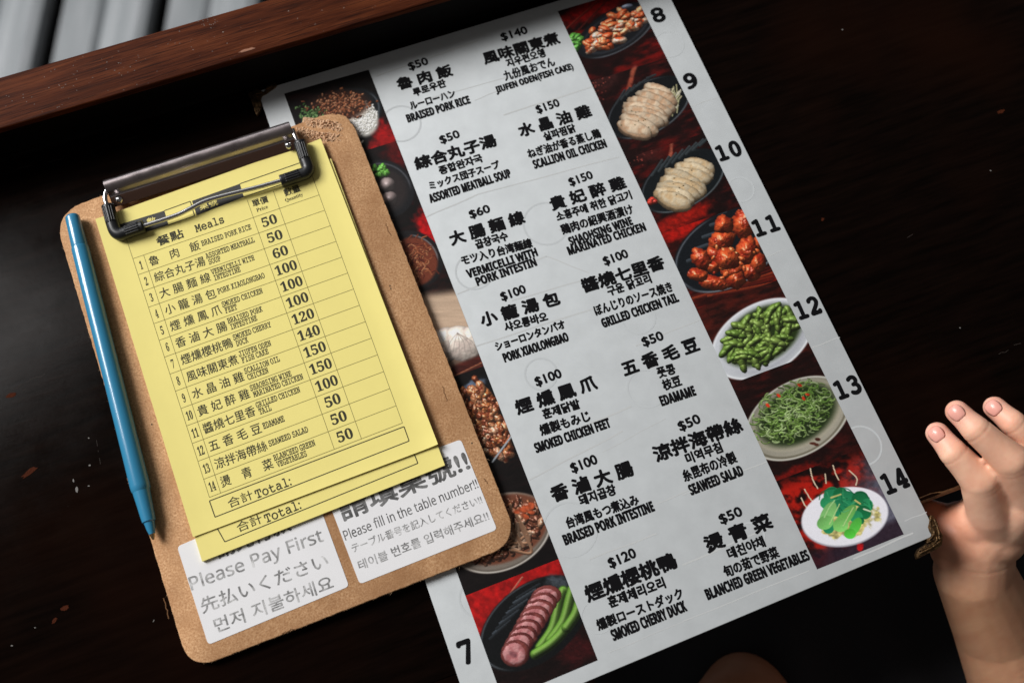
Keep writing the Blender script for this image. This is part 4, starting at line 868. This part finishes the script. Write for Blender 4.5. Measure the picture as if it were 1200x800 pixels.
ink = Ink(); ink.px_text('桌號', (235, 247), (256, 240), 10, P_form, .0001, .00004); ink.px_text('人數', (163, 269), (184, 262), 10, P_form, .0001, .00004); ink.build('reversed_text', m_yel, f1)

# ------------------------------------------------------------------ ballpoint pen
PRAD = .0041
pt = P_board.at(84.5, 253, h=PRAD); pe = P_board.at(180, 632, h=PRAD * .9)
ax = pe - pt; PL = np.linalg.norm(ax); ax /= PL
pen = thing('ballpoint_pen', P_board.at(130, 440), 'light blue plastic ballpoint pen lying along the left edge of the clipboard', 'pen')
def lathe(name, prof, m, parent, n=40, smooth=True):
    u = np.cross(ax, nb); u /= np.linalg.norm(u); w = np.cross(u, ax); V = []; F = []
    for s_, r in prof:
        for k in range(n): a = 2 * math.pi * k / n; V.append(pt + ax * s_ * PL + (math.cos(a) * u + math.sin(a) * w) * r)
    for i in range(len(prof) - 1):
        for k in range(n): a = i * n + k; b = i * n + (k + 1) % n; F.append((a, a + n, b + n, b))
    F.append(tuple(range(n))); F.append(tuple(range((len(prof) - 1) * n, len(prof) * n))[::-1])
    o = mesh(name, V, F, m, parent, smooth); b_ = bmesh.new(); b_.from_mesh(o.data); bmesh.ops.recalc_face_normals(b_, faces=b_.faces); b_.to_mesh(o.data); b_.free(); o.data.set_sharp_from_angle(angle=math.radians(30)); return o
lathe('pen_cap', [(0, .0027), (.004, .0032), (.008, .00335), (.10, .0037), (.104, .0036)], m_blue, pen)
lathe('barrel', [(.104, .0036), (.106, .0039), (.11, .0040), (.3, .0041), (.7, .00425), (.845, .00435), (.856, .0042), (.862, .0038)], m_blue, pen)
lathe('grip_cone', [(.862, .0038), (.9, .0034), (.935, .0031), (.948, .0029), (.951, .0023), (.97, .0019), (.984, .0013)], m_blue, pen)
lathe('pen_tip', [(.984, .0012), (.99, .0010), (.998, .0005), (1.0, .0003)], m_brass, pen)

# ------------------------------------------------------------------ the child holding the menu's corner
child = thing('person', at(1150, 620, -.03), 'child in dark trousers whose bare hand grips the lower right corner of the menu', 'person')
J = {}                                                           # joint: photo position, height, radius
def jt(n, x, y, z, r): J[n] = (at(x, y, z), r)
jt('upper', 1300, 1120, -.175, .0330); jt('elbow', 1230, 905, -.130, .0290); jt('fore2', 1201, 815, -.104, .0262); jt('fore1', 1170, 735, -.072, .0222); jt('wrist', 1141, 670, -.037, .0184)
jt('carpal', 1144, 632, -.023, .0172); jt('palm', 1166, 608, -.014, .0165)
jt('m1', 1160, 601, -.001, .0100); jt('p1', 1148, 563, .014, .0084); jt('d1', 1118, 531, .018, .0064); jt('t1', 1098.5, 507.5, .016, .0052)
jt('m2', 1207, 583, .008, .0102); jt('p2', 1184, 539, .026, .0081); jt('d2', 1144, 503.5, .030, .0063); jt('t2', 1121.5, 482, .028, .0051)
jt('m3', 1244, 566, .006, .0104); jt('p3', 1221, 527, .020, .0074); jt('d3', 1187, 495.5, .025, .0059); jt('t3', 1165.5, 477, .022, .0050)
jt('m4', 1272, 556, .003, .0105); jt('p4', 1246, 520, .014, .0068); jt('t4', 1226, 490, .016, .0052)
jt('th0', 1120, 628, -.021, .0125); jt('th1', 1107, 613, -.022, .0095); jt('th2', 1087, 602, -.024, .0074)
ch = [['upper', 'elbow', 'fore2', 'fore1', 'wrist', 'carpal', 'palm'], ['palm', 'm1', 'p1', 'd1', 't1'], ['palm', 'm2', 'p2', 'd2', 't2'], ['m2', 'm3', 'p3', 'd3', 't3'], ['m3', 'm4', 'p4', 't4'], ['carpal', 'th0', 'th1', 'th2']]
parts = []
bm = bmesh.new()
def cone_chain(names):
    """tapered limb: overlapping balls along the bones"""
    for a, b_ in zip(names[:-1], names[1:]):
        pa, ra_ = J[a]; pb, rb_ = J[b_]; L_ = np.linalg.norm(pb - pa); n = max(2, int(L_ / (min(ra_, rb_) * .16)))
        fin = a[0] in 'pd' and len(a) == 2
        for i in range(n + 1):
            f = i / n; p = pa + (pb - pa) * f; r_ = ra_ + (rb_ - ra_) * f
            if fin: r_ *= 1 - .055 * math.sin(math.pi * f)
            bmesh.ops.create_icosphere(bm, subdivisions=3, radius=r_, matrix=Matrix.Translation(Vector(p)))
for c in ch: cone_chain(c)
for x, y, z, r_ in ((1180, 608, -.010, .0135), (1150, 634, -.024, .0165), (1164, 624, -.018, .0155), (1196, 602, -.008, .013), (1124, 642, -.028, .0135), (1143, 612, -.013, .0120), (1126, 614, -.018, .0110), (1215, 590, -.006, .014), (1236, 580, -.008, .012)):
    bmesh.ops.create_icosphere(bm, subdivisions=3, radius=r_, matrix=Matrix.Translation(Vector(at(x, y, z))))
me = D.meshes.new('body'); bm.to_mesh(me); bm.free(); body = D.objects.new('body', me); COL.objects.link(body)
rm = body.modifiers.new('union', 'REMESH'); rm.mode = 'VOXEL'; rm.voxel_size = .0009; rm.use_smooth_shade = True
sm_ = body.modifiers.new('smooth', 'SMOOTH'); sm_.factor = .5; sm_.iterations = 9
bpy.context.view_layer.update()
ev = body.evaluated_get(bpy.context.evaluated_depsgraph_get()); nm = D.meshes.new_from_object(ev); body.modifiers.clear(); body.data = nm; nm.name = 'body'
nm.polygons.foreach_set('use_smooth', [True] * len(nm.polygons))
nm.materials.clear(); nm.materials.append(m_skin)
co = np.empty(len(nm.vertices) * 3); nm.vertices.foreach_get('co', co); co = co.reshape(-1, 3); nr = np.empty(len(nm.vertices) * 3); nm.vertices.foreach_get('normal', nr); nr = nr.reshape(-1, 3)
# flesh: creases across the joints, skin colour pinker at tips and knuckles
disp = np.zeros(len(co)); tint = np.repeat(np.array([[.88, .52, .36]]), len(co), 0)
def crease(a, b_, f, depth, width, reach):
    pa, _ = J[a]; pb, _ = J[b_]; c = pa + (pb - pa) * f; d = (pb - pa) / np.linalg.norm(pb - pa); s_ = (co - c) @ d; rr_ = np.linalg.norm(co - c - s_[:, None] * d, axis=1)
    global disp; disp -= depth * np.exp(-(s_ / width) ** 2) * (rr_ < reach)
for k in '123':
    crease('p' + k, 'd' + k, .96, .00022, .0006, .009); crease('p' + k, 'd' + k, 1.06, .00010, .0005, .009); crease('m' + k, 'p' + k, .99, .00008, .0006, .0105); crease('m' + k, 'p' + k, .9, .00006, .0006, .0105)
    w = np.exp(-(np.linalg.norm(co - J['t' + k][0], axis=1) / .0085) ** 2)[:, None]; tint += (np.array([.90, .42, .35]) - tint) * w * .8
    w = np.exp(-(np.linalg.norm(co - J['p' + k][0], axis=1) / .007) ** 2)[:, None]; tint += (np.array([.82, .40, .25]) - tint) * w * .6
crease('wrist', 'carpal', .72, .00012, .0010, .03)
for k in '123':
    for q in range(5): crease('m' + k, 'p' + k, .86 + q * .05, .00004, .00035, .0105)
    for q in range(3): crease('p' + k, 'd' + k, .86 + q * .07, .00004, .0003, .009)
mott = np.array(fbm(co[:, 0] * 260, co[:, 1] * 260, 3, 4)); arm_w = np.clip((J['carpal'][0][1] - co[:, 1]) / .03, 0, 1)[:, None]; tint += (np.array([.74, .38, .20]) - tint) * arm_w * .8; tint *= (1 + .34 * (mott[:, None] - .5) * np.array([.6, 1.2, 1.3]))  # forearm tint darker and warmer: its shade and warm light painted in
for q in ('th1', 'th2', 'th0'): w = np.exp(-(np.linalg.norm(co - J[q][0], axis=1) / .014) ** 2)[:, None]; tint += (np.array([.60, .19, .10]) - tint) * w * .8  # shade around the thumb painted into the skin as deep red
co += nr * disp[:, None]; nm.vertices.foreach_set('co', co.ravel())
ca = nm.color_attributes.new('tint', 'FLOAT_COLOR', 'POINT'); buf = np.ones((len(co), 4)); buf[:, :3] = tint; ca.data.foreach_set('color', buf.ravel())
body.parent = child; body.matrix_parent_inverse = Matrix.Translation(-child.location)
for k in '123':
    a, ra_ = J['d' + k]; b_, rb_ = J['t' + k]; d = (b_ - a) / np.linalg.norm(b_ - a); up = CP - b_; up -= d * (up @ d); up /= np.linalg.norm(up); up = up + np.cross(d, up) * (-.12); up /= np.linalg.norm(up); sd = np.cross(d, up)
    c = b_ - d * .0006; V = []; F = []; NU, NV = 12, 12
    for i in range(NU + 1):
        for j in range(NV + 1):
            x = -1 + 2 * i / NU; y = -1 + 2 * j / NV; m_s = .0030 * (1 - .10 * (y < 0) * y * y); xs, ys = x * math.sqrt(1 - y * y / 2.6), y * math.sqrt(1 - x * x / 2.6)
            V.append(c + sd * xs * m_s * 1.05 + d * ys * .0034 + up * (rb_ * 1.03 - .0012 * xs * xs - .0010 * max(0, ys) ** 2 - .0006 * max(0, -ys) ** 2 + (.0003 - .0002 * ys) * (0 if max(abs(xs), abs(ys)) > .93 else 1)))
    for i in range(NU):
        for j in range(NV): a_ = i * (NV + 1) + j; F.append((a_, a_ + 1, a_ + NV + 2, a_ + NV + 1))
    o = mesh('fingernail', V, F, m_nail, child, True); so = o.modifiers.new('t', 'SOLIDIFY'); so.thickness = .0003; so.offset = -1
# dark trousers on the lap below and the bare knee
V = []; F = []; n_ = 60
for j in range(n_ + 1):
    for i in range(n_ + 1):
        x, y = i / n_, j / n_; p = at(700 + 700 * x, 560 + 520 * y, -.16)
        z = .045 * math.sin(math.pi * min(1, max(0, x * 1.15 - .05))) * (1 - .4 * y) + .006 * math.sin(x * 19 + y * 7) + .004 * math.sin(x * 41 - y * 13) - .05 * (1 - y) ** 2
        V.append(p + ZB * z)
for j in range(n_):
    for i in range(n_): a = j * (n_ + 1) + i; F.append((a, a + n_ + 1, a + n_ + 2, a + 1))
mesh('trousers', V, F, m_cloth, child, True)
kp = [at(x, y, z) for x, y, z in ((874, 866, -.148), (870, 834, -.146), (868, 808, -.150))]
Vt, Ft = tube(spline([kp[0] - [0, .05, .02], kp[0], kp[1], kp[2], kp[2] + [-.001, .008, -.012]], 6), np.interp(np.arange(25), [0, 8, 16, 21, 24], [.034, .033, .029, .019, .004]), 28)
o = mesh('knee', Vt, Ft, m_skin, child, True); ca = o.data.color_attributes.new('tint', 'FLOAT_COLOR', 'POINT'); ca.data.foreach_set('color', np.tile([.5, .22, .12, 1], len(o.data.vertices)))  # knee tinted darker than the hand: shade below the table painted in
# floor far below, out of the light
fl = mesh('floor', [(-3, -3, -.78), (3, -3, -.78), (3, .55, -.78), (-3, .55, -.78)], [(0, 1, 2, 3)], m_table); fl['kind'] = 'structure'
